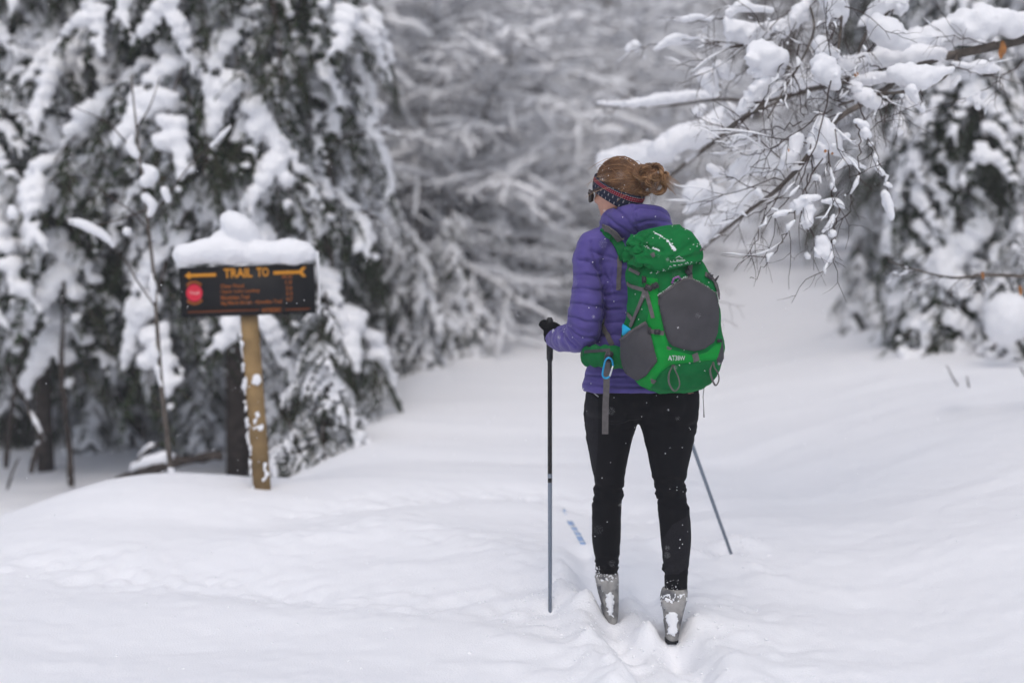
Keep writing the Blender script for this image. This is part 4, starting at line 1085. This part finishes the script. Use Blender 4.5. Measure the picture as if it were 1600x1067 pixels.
def btext(s, u, v, wpx, hpx, m, bold=.0, name='lettering'):
    cu = bpy.data.curves.new('t', 'FONT'); cu.body = s; cu.offset = bold; cu.extrude = 0; cu.resolution_u = 2
    ob = bpy.data.objects.new('t', cu); TS.collection.objects.link(ob); TVL.update()
    me = bpy.data.meshes.new_from_object(ob.evaluated_get(TVL.depsgraph)); bpy.data.objects.remove(ob); bpy.data.curves.remove(cu)
    q = np.array([x.co[:] for x in me.vertices]); fc = [tuple(p.vertices) for p in me.polygons]; bpy.data.meshes.remove(me)
    a = (q[:, 0] - q[:, 0].min()) * wpx / (q[:, 0].max() - q[:, 0].min()); b = (q[:, 1] - q[:, 1].min()) * hpx / (q[:, 1].max() - q[:, 1].min())
    mb = MB(); mb.add([bpt(u + x, v + y)[:] for x, y in zip(a, b)], fc)
    o = part(name, mb, m, sign, smooth=False); o.parent = bo; return o
# board centre is about photo (389, 453.5); u right, v up
btext('TRAIL', -35, 20.5, 44, 14.5, M_yel, .03); btext('TO', 16, 20.5, 19, 14.5, M_yel, .03)
btext('Clear Pond', -41, 5, 36, 6, M_orange, .02); btext('Upper Lake Landing', -41, -4, 60, 6, M_orange, .02)
btext('Marshdam Trail', -41, -13, 44, 6.5, M_orange, .02); btext('Big Marsh Brook - Klondike Trail', -41, -22.5, 94, 7, M_orange, .02)
btext('MILES', 55, 17, 16, 5, M_orange, .02)
for i, s in enumerate(('1.0', '2.6', '3.3', '4.7')): btext(s, 60, 8 - 8.8 * i, 10, 6, M_orange, .02)
btext('NYSDEC', 22, -34.5, 30, 6.5, M_orange, .03)
mb = MB(); box(mb, bpt(-38, -30.5), (112 * kS, .003, 2.2 * kS), BM); o = part('rule_line', mb, mat('sign_brown', (.17, .045, .012), .7, .3), sign); o.parent = bo
mb = MB(); box(mb, bpt(77, -31.5), (38 * kS, .003, 2.2 * kS), BM); o = part('rule_line', mb, MATS['sign_brown'], sign); o.parent = bo
def arrow(u0, u1, head):
    mb = MB(); v = 26
    box(mb, bpt((u0 + u1) / 2, v), (abs(u1 - u0) * kS, .0035, 5.2 * kS), BM)
    if head:
        mb.add([bpt(u0 - 6, v, -.0172)[:], bpt(u0 + 3, v + 6.5, -.0172)[:], bpt(u0 + 3, v - 6.5, -.0172)[:]], [(0, 2, 1)])
    else:
        for s in (-1, 1):
            mb.add([bpt(u1 - 6, v, -.0172)[:], bpt(u1 + 1, v + s * 7.5, -.0172)[:], bpt(u1 + 7, v + s * 7.5, -.0172)[:], bpt(u1 + 1, v, -.0172)[:]], [(0, 1, 2, 3) if s < 0 else (3, 2, 1, 0)])
    o = part('arrow', mb, M_yel, sign, smooth=False); o.parent = bo
arrow(-90, -47, True); arrow(42, 86, False)
mb = MB(); ce = (-82, -1)
mb.add([bpt(ce[0] + 12.5 * cos(t), ce[1] + 13.5 * sin(t))[:] for t in np.arange(32) * 2 * pi / 32], [tuple(range(32))]); o = part('emblem', mb, M_red, sign, smooth=False); o.parent = bo
btext('Trail', ce[0] - 7.5, ce[1] - 2.5, 15, 5, M_pink, .03, 'emblem_script').location.y -= .001
mb = MB()
for s in (-1, 1):
    for k in range(9):
        t = s * pi / 2 + (k - 4) * .19; c = bpt(ce[0] + 15.2 * cos(t), ce[1] + 17 * sin(t))
        box(mb, c, (3.0 * kS, .002, 3.6 * kS), BM @ Matrix.Rotation(-(t - s * pi / 2), 3, 'Y'))
o = part('emblem_lettering', mb, M_orange, sign, stuff=True); o.parent = bo
# snow on the board and down the post
def chain(mb, pts, Y, sub=6, ky=1.0, kz=1.0, sub_i=ICO2):
    q = spline([(a, b, c) for a, b, c in pts], max(2, (len(pts) - 1) * sub + 1)) if len(pts) > 1 else np.array(pts, float)
    for x, y, r in q:
        rr = max(r, 1.0) * Y / F_PX; ball(mb, P(x, y, Y), (rr, rr * ky, rr * kz), sub_i)
cap = MB()
for dy in (-.035, .045):
    chain(cap, [(286, 396, 16.5), (310, 394, 19), (341, 392, 21), (365, 391, 22), (384, 396, 17), (410, 395, 19), (445, 394, 20), (470, 395, 18), (480, 396, 15)], YS + dy, 4)
chain(cap, [(358, 344, 15), (366, 350, 21), (378, 358, 22), (389, 367, 16), (394, 374, 10)], YS, 4, 1.4)
chain(cap, [(346, 374, 14), (356, 366, 14)], YS, 4, 1.4)
a, b = remesh(cap, .011, 3); a += vnormals(a, b) * (.010 * fbm(a * 9, 3, 6) + .003 * vnoise(a * 60, 2))[:, None]
part('snow_cap', MB().add(a, b), M_snow, sign)
mb = MB(); chain(mb, [(495, 395, 4), (498, 430, 3.2), (499, 470, 3.0), (499, 492, 2)], YS - .02, 6); 
for i in range(90):
    t = hr.random(); y = 500 + 268 * t; x = 388 + (y - 470) * .0737 - 15 + hr.gauss(0, 1.5); rr = hr.uniform(2, 4.5)
    ball(mb, P(x, y, YS - .02 + hr.uniform(-.03, .05)), np.array((.7, 1, 1.6)) * rr * kS, ICO1)
for i in range(44):
    y = 570 + 200 * hr.random() ** .8; x = 388 + (y - 470) * .0737 + hr.uniform(-9, 11); rr = hr.uniform(1.5, 5) * (1.2 if y > 640 else .8)
    ball(mb, P(x, y, YS - .025), np.array((1, .35, 1.2)) * rr * kS, ICO1)
ball(mb, P(401, 593, YS - .028), np.array((8, 3, 10)) * kS)
a, b = remesh(mb, .008, 2); part('stuck_snow', MB().add(a, b), M_snow, sign, stuff=True)
# ---------------------------------------------------------------- the beech leaning over the trail from the right
rr_ = random.Random(21)
bt = empty('beech_tree', Vector((3.35, 7.2, h1(3.35, 7.2) - .05)), 'beech whose long limbs hang over the trail under thick clumps of snow', 'tree')
mb = MB(); z0 = h1(3.35, 7.2)
mb.add(*tube([(3.35, 7.2, z0 - .1), (3.33, 7.2, 1.4), (3.3, 7.15, 2.6), (3.36, 7.1, 4.2), (3.3, 7.1, 6)], [.15, .12, .11, .09, .05], 14)); part('trunk', mb, M_beech, bt)
twigs, tsn = MB(), MB()
def limb(pts, r0, r1, name='limb'):
    q = spline(pts, max(8, len(pts) * 5)); w = [P(a, b, c) for a, b, c in q]
    mb = MB(); V, Fc = tube(w, np.linspace(r0, r1, len(w)), 8); V = V + (vnoise(V * 28, 3) * r1 * .25)[:, None]; mb.add(V, Fc)
    part(name, mb, M_beech, bt); return w
def twig(a, d, ln, r, lev, sag=.35):
    n = 7 if lev == 0 else 5; pts = [a]; d = d.normalized()
    for i in range(n):
        d = (d + Vector((rr_.gauss(0, .20), rr_.gauss(0, .20), rr_.gauss(0, .17) - sag * .13))).normalized()
        pts.append(pts[-1] + d * ln / n)
    twigs.add(*tube(pts, np.linspace(r, r * .45, n + 1), 4, False))
    if rr_.random() < (.55 if lev < 2 else .12) and abs((pts[-1] - pts[0]).z) < .62 * (pts[-1] - pts[0]).length:
        i = rr_.randrange(1, n - 1); j = min(n, i + rr_.randrange(2, 5)); s = rr_.uniform(.0025, .0055)
        tsn.add(*tube([p + Vector((0, 0, s * .6)) for p in np.array(pts, object)[i - 1:j + 1]], [s * .3] + [s * rr_.uniform(.8, 1.3)] * (j - i) + [s * .3], 7))
    if lev < 2:
        for k in range(4 if lev == 0 else 2):
            i = rr_.randrange(1, n); ax = (pts[i + 1 if i < n else i] - pts[i - 1]).normalized()
            q = Matrix.Rotation(R(rr_.choice((-1, 1)) * rr_.uniform(30, 65)), 3, Vector((rr_.gauss(0, .5), -1, rr_.gauss(0, .5)))) @ ax
            twig(pts[i], q, ln * rr_.uniform(.3, .6), r * .6, lev + 1, sag)
def twig_px(pts, r=.0032, subs=5):
    q = spline(pts, len(pts) * 5); w = [P(a, b, c) + Vector((rr_.gauss(0, .006), rr_.gauss(0, .006), rr_.gauss(0, .006))) for a, b, c in q]
    twigs.add(*tube(w, np.linspace(r, r * .4, len(w)), 5, False))
    for k in range(subs):
        i = rr_.randrange(2, len(w) - 1); ax = (w[i] - w[i - 1]).normalized()
        twig(w[i], Matrix.Rotation(R(rr_.choice((-1, 1)) * rr_.uniform(25, 60)), 3, Vector((0, -1, 0))) @ ax, rr_.uniform(.08, .26), r * .55, 1)
    for k in range(2):
        i = rr_.randrange(2, len(w) - 2); s = rr_.uniform(.006, .012)
        tsn.add(*tube([w[i] + Vector((0, 0, s * .5)), w[i + 1] + Vector((0, 0, s * .8)), w[i + 2] + Vector((0, 0, s * .4))], [s * .4, s, s * .3], 7))
L1 = limb([(1818, -40, 7.15), (1700, 30, 6.9), (1610, 60, 6.6), (1500, 84, 6.5), (1430, 100, 6.5), (1380, 118, 6.6), (1310, 128, 6.8), (1240, 147, 6.9), (1195, 160, 7.0), (1150, 195, 7.4), (1100, 232, 7.7), (1060, 265, 8.0), (1010, 305, 8.3), (985, 330, 8.5)], .022, .010)
L2 = limb([(1818, -230, 7.1), (1600, -120, 6.8), (1420, -60, 6.6), (1310, -25, 6.5), (1262, 0, 6.6), (1245, 30, 6.6), (1215, 48, 6.6), (1175, 68, 6.6), (1140, 74, 6.6)], .022, .006)
L3 = limb([(1240, 147, 6.9), (1180, 160, 6.4), (1235, 105, 6.3)][::-1] + [(1160, 185, 6.3), (1130, 205, 6.4)], .008, .004)
L4 = limb([(1430, 100, 6.5), (1370, 150, 6.3), (1320, 178, 6.1), (1290, 205, 6.0), (1250, 260, 6.0), (1210, 300, 6.2), (1170, 330, 6.6), (1120, 370, 7.2), (1090, 395, 7.4)], .014, .007)
L5 = limb([(1500, 84, 6.5), (1470, 125, 6.3), (1420, 142, 6.2), (1360, 150, 6.2), (1310, 165, 6.2)], .010, .005)
L6 = limb([(1330, 130, 6.7), (1350, 60, 6.6), (1390, 15, 6.6), (1420, -60, 6.6)][::-1], .010, .005)
L7 = limb([(1300, 130, 6.2), (1312, 60, 6.3), (1315, 5, 6.4), (1310, -25, 6.5)][::-1], .009, .004)
L8 = limb([(1818, 500, 7.3), (1700, 440, 7.2), (1600, 432, 7.0), (1540, 430, 6.9), (1490, 434, 6.9), (1440, 424, 6.8), (1388, 408, 6.8)], .012, .003)
L9 = limb([(1190, 160, 7.0), (1120, 156, 7.6), (1040, 166, 8.1), (930, 168, 8.6)], .010, .004)
L10 = limb([(1262, 0, 6.6), (1272, 45, 6.5), (1250, 100, 6.3), (1225, 140, 6.2), (1200, 185, 6.1)], .006, .003)
for L, n, lo, hi, r in ((L1, 13, .2, .5, .003), (L2, 11, .2, .5, .003), (L3, 3, .1, .3, .0026), (L4, 14, .2, .5, .0028), (L5, 8, .15, .4, .0026), (L6, 6, .15, .35, .003), (L7, 9, .15, .4, .003), (L8, 7, .08, .22, .0022), (L9, 5, .15, .3, .003), (L10, 8, .12, .35, .0028)):
    for k in range(n):
        i = rr_.randrange(len(L) // 4, len(L) - 1); ax = (L[i + 1] - L[i]).normalized()
        d = ax * rr_.uniform(.2, 1) + Vector((rr_.gauss(-.15, .5), rr_.gauss(-.1, .5), rr_.gauss(-.12, .6)))
        twig(L[i], d, rr_.uniform(lo, hi), r, 0, .45)
for q in ([(1300, 130, 6.0), (1272, 230, 5.9), (1242, 300, 5.85), (1200, 345, 5.8), (1165, 400, 5.75), (1150, 420, 5.75)], [(1285, 250, 5.9), (1250, 320, 5.8), (1225, 370, 5.75), (1198, 410, 5.7), (1170, 440, 5.7)],
          [(1340, 185, 5.9), (1345, 240, 5.85), (1330, 320, 5.8), (1315, 345, 5.8)], [(1295, 235, 5.8), (1300, 300, 5.75), (1296, 340, 5.75)], [(1340, 160, 6.0), (1352, 205, 5.9), (1366, 245, 5.9), (1382, 280, 5.9), (1395, 340, 5.9)],
          [(1310, 320, 5.8), (1304, 370, 5.75), (1290, 430, 5.7)], [(1262, 270, 5.9), (1255, 330, 5.85), (1262, 360, 5.8)], [(1230, 220, 6.1), (1180, 240, 6.2), (1135, 232, 6.3)], [(1250, 190, 6.1), (1200, 205, 6.2), (1150, 220, 6.3), (1130, 234, 6.3)],
          [(1250, 70, 6.3), (1246, 130, 6.2), (1258, 180, 6.1), (1262, 140, 6.1)], [(1225, 95, 6.2), (1190, 160, 6.2), (1155, 190, 6.2)], [(1140, 74, 6.6), (1060, 62, 6.9), (985, 78, 7.2)], [(1150, 25, 6.6), (1090, 35, 6.8), (1030, 25, 7.0)],
          [(1300, 170, 6.0), (1250, 200, 5.95), (1180, 260, 6.1), (1140, 300, 6.4)], [(1280, 180, 6.0), (1240, 290, 5.95), (1180, 330, 6.0), (1130, 345, 6.2)], [(1390, 120, 6.3), (1350, 90, 6.3), (1335, 115, 6.2)], [(1560, 70, 6.5), (1500, 60, 6.4), (1455, 75, 6.4)],
          [(1600, 95, 6.5), (1555, 130, 6.4), (1500, 160, 6.4)], [(1480, 100, 6.3), (1540, 118, 6.4), (1565, 110, 6.4)]):
    twig_px(q)
q = part('twigs', twigs, M_twig, bt); q['kind'] = 'stuff'
q = part('twig_snow', tsn, M_snow, bt); q['kind'] = 'stuff'
clumps = [
 ([(1605, 40, 14), (1560, 38, 20), (1530, 40, 24), (1490, 50, 22), (1450, 62, 19), (1410, 72, 15), (1375, 78, 10)], 6.55), ([(1470, 88, 12), (1430, 88, 14), (1390, 92, 14), (1350, 100, 14), (1320, 106, 14)], 6.5),
 ([(1362, 36, 9), (1372, 44, 17), (1388, 54, 20), (1402, 64, 15), (1416, 71, 7)], 6.3), ([(1298, -8, 16), (1305, 12, 18), (1311, 28, 12), (1317, 40, 5)], 6.4),
 ([(1405, 2, 13), (1385, 6, 11), (1364, 20, 8), (1345, 38, 6)], 6.6), ([(1408, 12, 10)], 6.6),
 ([(1136, 34, 7), (1148, 48, 15), (1165, 54, 15), (1185, 53, 12), (1205, 46, 10), (1226, 34, 7)], 6.6), ([(1140, 20, 7), (1158, 11, 8), (1178, 14, 6), (1205, 17, 4)], 6.6), ([(1150, 10, 5), (1163, 3, 5)], 6.6), ([(1141, 58, 6), (1139, 70, 4)], 6.6), ([(1208, 60, 4), (1228, 46, 10), (1248, 24, 12), (1262, 4, 9)], 6.6),
 ([(1170, 88, 9), (1188, 84, 16), (1200, 94, 20), (1206, 108, 14), (1224, 86, 7)], 6.25), ([(1185, 116, 8), (1196, 118, 9)], 6.25), ([(1200, 128, 9), (1186, 140, 11), (1173, 154, 10), (1163, 168, 8), (1155, 178, 4)], 6.25),
 ([(1100, 114, 8), (1107, 124, 14), (1112, 138, 9), (1116, 150, 4)], 6.8), ([(1122, 106, 9), (1132, 114, 8), (1140, 122, 4)], 6.8),
 ([(935, 161, 4), (980, 163, 6), (1020, 158, 8), (1060, 153, 8), (1090, 150, 7), (1120, 150, 5)], 7.9), ([(1030, 236, 15), (1060, 222, 18), (1090, 210, 18), (1115, 196, 16), (1134, 178, 14), (1142, 168, 8)], 7.55), ([(945, 252, 12), (970, 250, 17), (1000, 250, 22), (1030, 246, 18)], 8.2), ([(1000, 282, 14), (1025, 272, 14)], 8.2), ([(1090, 176, 8), (1098, 168, 6)], 7.6),
 ([(1170, 160, 9), (1195, 146, 12), (1225, 136, 12), (1260, 126, 12), (1290, 114, 13), (1318, 104, 11)], 6.85), ([(1283, 94, 10), (1290, 108, 18), (1298, 124, 14), (1308, 138, 6)], 6.1), ([(1280, 62, 7), (1282, 72, 12), (1292, 80, 11), (1306, 84, 5)], 6.3), ([(1303, 85, 8)], 6.2),
 ([(1392, 114, 8), (1412, 118, 15), (1434, 124, 17), (1458, 119, 12), (1485, 109, 6)], 6.2), ([(1335, 130, 8), (1360, 124, 10), (1392, 120, 8)], 6.3), ([(1345, 150, 12), (1362, 158, 11), (1378, 164, 5)], 6.2), ([(1336, 140, 10)], 6.2), ([(1488, 100, 3), (1512, 105, 6), (1530, 106, 9), (1548, 107, 7), (1564, 110, 2)], 6.4), ([(1498, 122, 4), (1490, 133, 4)], 6.4),
 ([(1424, 143, 9), (1434, 160, 6), (1442, 172, 5)], 6.1), ([(1538, 147, 5), (1536, 154, 4)], 6.5), ([(1526, 165, 5), (1530, 171, 3)], 6.5),
 ([(1338, 190, 5), (1350, 196, 6), (1356, 200, 3)], 5.9), ([(1350, 208, 7), (1356, 214, 5)], 5.9), ([(1345, 220, 4)], 5.9), ([(1360, 226, 4)], 5.9), ([(1366, 243, 3), (1371, 262, 4), (1380, 272, 4)], 5.9), ([(1386, 289, 4), (1392, 292, 3)], 5.9), ([(1382, 302, 4), (1387, 318, 7), (1392, 336, 5), (1394, 343, 3)], 5.9), ([(1407, 205, 5), (1404, 212, 2)], 6.1),
 ([(1284, 190, 9), (1286, 208, 17), (1297, 220, 15), (1308, 236, 8), (1320, 246, 5)], 6.0), ([(1270, 226, 11), (1280, 236, 12)], 6.0), ([(1308, 262, 4), (1322, 250, 6), (1336, 256, 5), (1350, 262, 4)], 5.95),
 ([(1244, 218, 9), (1240, 234, 12), (1230, 252, 10), (1222, 264, 6)], 6.0), ([(1240, 264, 5), (1265, 258, 5), (1286, 250, 5)], 6.0), ([(1133, 230, 3), (1150, 221, 7), (1166, 213, 7), (1172, 210, 4)], 6.35), ([(1108, 262, 6), (1124, 270, 8), (1132, 274, 5)], 6.5), ([(1145, 274, 8), (1166, 262, 14), (1190, 258, 16), (1208, 264, 11), (1218, 272, 5)], 6.45), ([(1178, 232, 5), (1184, 240, 6)], 6.3), ([(1206, 232, 4), (1222, 226, 5)], 6.3),
 ([(1082, 306, 14), (1098, 302, 18), (1112, 306, 14), (1126, 304, 8)], 7.4), ([(1074, 330, 6), (1084, 322, 9)], 7.4), ([(1092, 372, 12), (1106, 356, 14), (1128, 338, 13), (1150, 318, 12), (1168, 298, 11)], 7.3), ([(1080, 352, 9), (1092, 345, 8)], 7.4), ([(1115, 300, 6), (1130, 314, 5)], 7.0),
 ([(1246, 334, 4), (1251, 320, 8), (1263, 311, 7), (1280, 309, 5)], 5.8), ([(1285, 316, 4), (1305, 316, 6), (1318, 324, 3)], 5.8), ([(1264, 328, 8), (1261, 345, 9), (1258, 354, 5)], 5.8), ([(1240, 320, 6), (1236, 330, 4)], 6.0), ([(1302, 338, 3), (1296, 352, 5), (1286, 362, 3)], 5.75), ([(1300, 366, 7)], 5.75), ([(1285, 378, 10), (1286, 392, 11), (1291, 406, 6)], 5.75),
 ([(984, 75, 6), (992, 73, 8)], 7.2), ([(1022, 78, 3), (1048, 64, 7), (1066, 62, 7), (1082, 62, 4)], 6.9), ([(1068, 31, 4), (1090, 28, 5), (1104, 28, 3)], 6.8), ([(1184, 300, 5), (1190, 308, 4)], 6.0), ([(1208, 338, 3), (1222, 334, 5), (1236, 330, 3)], 5.8), ([(1275, 278, 6)], 5.9), ([(1300, 290, 4), (1304, 298, 4)], 5.9)]
for pts, Yc in clumps:
    pts = [(x, y - .12 * r_, r_ * (1.16 if r_ > 6 else 1.05)) for x, y, r_ in pts]
    mb = MB(); m = max(rr for _, _, rr in pts)
    chain(mb, pts, Yc, 5, 1.15, 1.0, ICO2)
    if m > 9:      # lobes that break the outline
        for x, y, r in pts:
            for k in range(4):
                if r > 6: ball(mb, P(x + rr_.gauss(0, r * .7), y + rr_.uniform(-.5, .8) * r, Yc + rr_.gauss(0, .04)), r * rr_.uniform(.25, .6) * Yc / F_PX, ICO1)
    a, b = remesh(mb, max(.0045, m * .0028 / 4), 3)
    a = a + vnormals(a, b) * (m * .00062 * fbm(a * 24, 3, len(pts)) + .0028 * vnoise(a * 85, 3))[:, None]
    part('snow_clump', MB().add(a, b), M_snow, bt)
for x, y, Yl, s, hang in ((1567, 64, 6.45, .045, 1), (1563, 75, 6.45, .035, 1), (1337, 113, 6.1, .030, 0), (1289, 234, 5.9, .020, 0), (1300, 238, 5.9, .016, 0), (1535, 424, 6.85, .026, 1), (1594, 446, 7.0, .034, 1), (1232, 232, 5.9, .010, 1), (632, 66, 9.5, .04, 1)):
    if x < 900: continue
    V_, F_ = [], []
    for i in range(7):
        t = i / 6; w = s * .32 * sin(pi * (.08 + .9 * t)) ** .8
        for j in range(3):
            q = (j - 1) * w; V_.append((q + .2 * s * sin(3 * t), abs(q) * .8 + .15 * s * sin(5 * t), -t * s * 1.5 if hang else -t * s * .7 + q * .4))
    F_ = [(3 * i + j, 3 * i + j + 1, 3 * i + 4 + j, 3 * i + 3 + j) for i in range(6) for j in range(2)]
    mb = MB(); mb.add(np.array(V_) + np.array(P(x, y, Yl)), F_); part('leaf', mb, M_leaf, bt)

# ---------------------------------------------------------------- the sapling and dead wood left of the sign
YT = 7.85
sp = empty('sapling', P(270, 752, YT), 'thin bare sapling with snow lumps standing behind the mound left of the sign', 'tree')
w = [P(a, b, YT) for a, b in spline([(205, 120), (212, 190), (219, 250), (229, 330), (240, 430), (246, 520), (252, 600), (261, 680), (270, 765)], 40)]
mb = MB(); mb.add(*tube(w, np.linspace(.004, .016, 40), 8)); part('trunk', mb, M_beech, sp)
mb = MB()
for q in ([(218, 245), (190, 215), (165, 190), (110, 165)], [(233, 345), (262, 305), (300, 255), (345, 215), (378, 180)], [(226, 330), (180, 345), (140, 352), (100, 345)], [(232, 360), (205, 330), (160, 300), (130, 270)], [(243, 480), (215, 440), (190, 400), (170, 390)], [(214, 200), (235, 165), (250, 120)]):
    mb.add(*tube([P(a, b, YT + .1 * sin(i)) for i, (a, b) in enumerate(spline(q, 12))], np.linspace(.0055, .002, 12), 6))
part('branches', mb, M_twig, sp)['kind'] = 'stuff'
for pts in ([(207, 212, 3), (203, 228, 8), (213, 242, 7)], [(222, 258, 3), (238, 272, 11), (228, 284, 11)], [(228, 308, 8), (238, 322, 8), (234, 335, 5)], [(257, 298, 7), (262, 312, 6)], [(110, 346, 5), (128, 350, 8), (150, 360, 8), (168, 373, 6), (178, 385, 3)], [(20, 334, 9), (18, 326, 6)], [(199, 362, 8)],
            [(237, 430, 4), (239, 450, 6), (241, 470, 4)], [(241, 540, 6), (243, 556, 8)], [(246, 575, 6), (250, 592, 4), (254, 612, 4)], [(266, 728, 4), (269, 742, 7)], [(330, 228, 3), (345, 213, 4), (360, 198, 3)]):
    mb = MB(); chain(mb, pts, YT, 5, 1.1); a, b = remesh(mb, .007, 3); a += vnormals(a, b) * (.004 * fbm(a * 24, 2, 3))[:, None]; part('snow_clump', MB().add(a, b), M_snow, sp)
def dead(px, Y, pts, r, label, cat='dead tree', name='dead_sapling', sn=True):
    t = empty(name, on_ground(px, Y), label, cat); w = [P(a, b, Y + .12 * math.sin(i * .7)) for i, (a, b) in enumerate(spline(pts, 14))]
    mb = MB(); V, Fc = tube(w, np.linspace(r, r * .5, 14), 8); V = V + (vnoise(V * 22, 5) * r * .5)[:, None]; mb.add(V, Fc); part('stem', mb, M_bark, t)
    if sn:
        mb = MB(); mb.add(*tube([q + Vector((0, 0, r)) for q in w[2:9]], [r * .3, r, r * .7, r * 1.1, r * .8, r, r * .3], 6)); part('snow', mb, M_snow, t)
    return t
dead(110, 9.9, [(110, 760), (108, 700), (103, 650), (98, 610), (96, 540), (100, 440)], .024, 'dark upright dead stem rising from the shaded snow at left', sn=False)
dead(15, 10.6, [(8, 730), (14, 680), (22, 620), (32, 560), (45, 500)], .022, 'dark slanting stem at the very left edge of the view', sn=False)
dead(62, 9.7, [(48, 738), (58, 700), (66, 688), (50, 650), (28, 605), (10, 570)], .018, 'bent broken stem with a kinked elbow beside the upright dead stem')
dead(20, 9.4, [(12, 762), (18, 742), (26, 722), (30, 716)], .010, 'short twig poking from the shaded snow at far left', 'twig', 'dead_twig', False)
dead(170, 12.3, [(188, 665), (186, 640), (176, 600), (160, 560), (140, 520)], .026, 'drooping dead spruce stem hanging in the shade behind the sapling')
dead(305, 13.5, [(306, 652), (303, 610), (298, 560), (294, 500)], .026, 'thin dark stem in the shade left of the sign post', sn=False)
dead(270, 9.3, [(190, 752), (215, 742), (250, 728), (300, 718), (345, 714)], .05, 'dark fallen log half buried behind the mound left of the sign', 'log', 'fallen_log')
dead(225, 9.5, [(212, 732), (225, 710), (245, 696), (262, 690)], .022, 'broken branch end with a snow lump above the fallen log', 'branch', 'broken_branch')
for px, Y, q, lab in ((1490, 8.3, [(1496, 602), (1488, 588), (1479, 571)], 'thin dead stalk leaning left out of the snow on the right bank'), (1514, 8.2, [(1514, 604), (1512, 596), (1511, 588)], 'short dead stalk sticking up beside the leaning stalk on the right bank'), (1597, 8.0, [(1604, 590), (1598, 580), (1594, 574)], 'dead stalk at the right picture edge on the bank')):
    dead(px, Y, q, .006, lab, 'stalk', 'dead_stalk', False)
bare(512, 10.5, 0, .48, 1.0, 'slender grey-brown trunk rising just right of the trail sign', None, TALL, 'slender_tree')

mb = MB(); chain(mb, [(1562, 482, 22), (1576, 490, 36), (1570, 508, 32), (1590, 505, 22)], 9.7, 3, 1.1); a, b = remesh(mb, .02, 4); a += vnormals(a, b) * (.012 * fbm(a * 9, 3, 4))[:, None]
part('snow_load', MB().add(a, b), M_snow, shrubR)
mb = MB()
for i in range(520):
    cx, cy_, sg_ = rnd.choice(((.37, 5.3, .16), (.58, 5.1, .16), (.98, 6.25, .1), (.15, 5.42, .08), (.45, 4.8, .25), (-.9, 5.6, .5), (.1, 5.3, .4)))
    x, y = rnd.gauss(cx, sg_), rnd.gauss(cy_, sg_ * 1.3); q = rnd.uniform(.0018, .0055) * (1.5 if rnd.random() < .08 else 1)
    ball(mb, (x, y, h1(x, y) + q * .2), (q * rnd.uniform(.8, 1.4), q * rnd.uniform(.8, 1.4), q * .8), ICO1)
o = link('snow_crumbs', mb.mesh('snow_crumbs', M_snow)); o['kind'] = 'stuff'; tag(o, 'small crumbs of snow kicked up round the boots and pole holes', 'snow crumbs')
for x, Yf, lab in ((6.2, 9.5, 'spruce on the bank beyond the beech trunk, outside the right edge'), (8.5, 13.5, 'tall spruce farther right on the bank, outside the right edge'), (7.2, 18, 'spruce behind the right-hand bank, outside the right edge'), (10.5, 9.0, 'spruce at the far right of the bank, outside the right edge')):
    spruce(800 + x / Yf * F_PX, Yf, 8, .1, lab, int(x * 10), low=.6, blen=1.35, n=80)
for px, Y, k in ((585, 24, 0), (735, 29, 1), (945, 30, 0), (1052, 38, 1), (668, 36, 0), (850, 40, 1)):
    bare(px, Y, k, .95, px * .01, {585: 'tall dark trunk in the thicket, just right of the left-hand spruces', 735: 'tall trunk in the middle of the thicket left of the skier', 945: 'tall dark trunk rising above the head of the skier', 1052: 'tall trunk behind the tip of the hanging beech limb', 668: 'distant tall trunk between the two nearer ones left of the skier', 850: 'distant tall trunk in the thicket just left of the head of the skier'}[px], 'tall trunks in the thicket', TALL)
# ---------------------------------------------------------------- falling snow
mb = MB()
for i in range(2600):
    Yf = 2.6 + 8.5 * rnd.random() ** .8; x = rnd.uniform(-.5, .5) * Yf * .8; z = 1.4 + rnd.uniform(-.30, .19) * Yf
    if z < h1(x, Yf) + .02: continue
    ball(mb, (x, Yf, z), rnd.uniform(.0010, .0024), ICO1)
o = link('falling_snow', mb.mesh('falling_snow', M_snow)); o['kind'] = 'stuff'; tag(o, 'fine snowflakes drifting down through the whole view', 'snowflakes')

# ---------------------------------------------------------------- the snowy air
hz = MB(); box(hz, Vector((0, 70, 20)), (290, 212, 46))
hm_ = bpy.data.materials.new('haze_air'); hm_.use_nodes = True; t_ = hm_.node_tree; t_.nodes.clear()
pv = t_.nodes.new('ShaderNodeVolumePrincipled'); pv.inputs['Color'].default_value = (.93, .94, .97, 1); pv.inputs['Density'].default_value = .0032; pv.inputs['Anisotropy'].default_value = .2
t_.links.new(pv.outputs[0], t_.nodes.new('ShaderNodeOutputMaterial').inputs['Volume'])
hzo = link('haze', hz.mesh('haze', hm_, False)); hzo['kind'] = 'stuff'; tag(hzo, 'thin snowy haze that pales the farther trees', 'haze')

bpy.data.scenes.remove(TS)
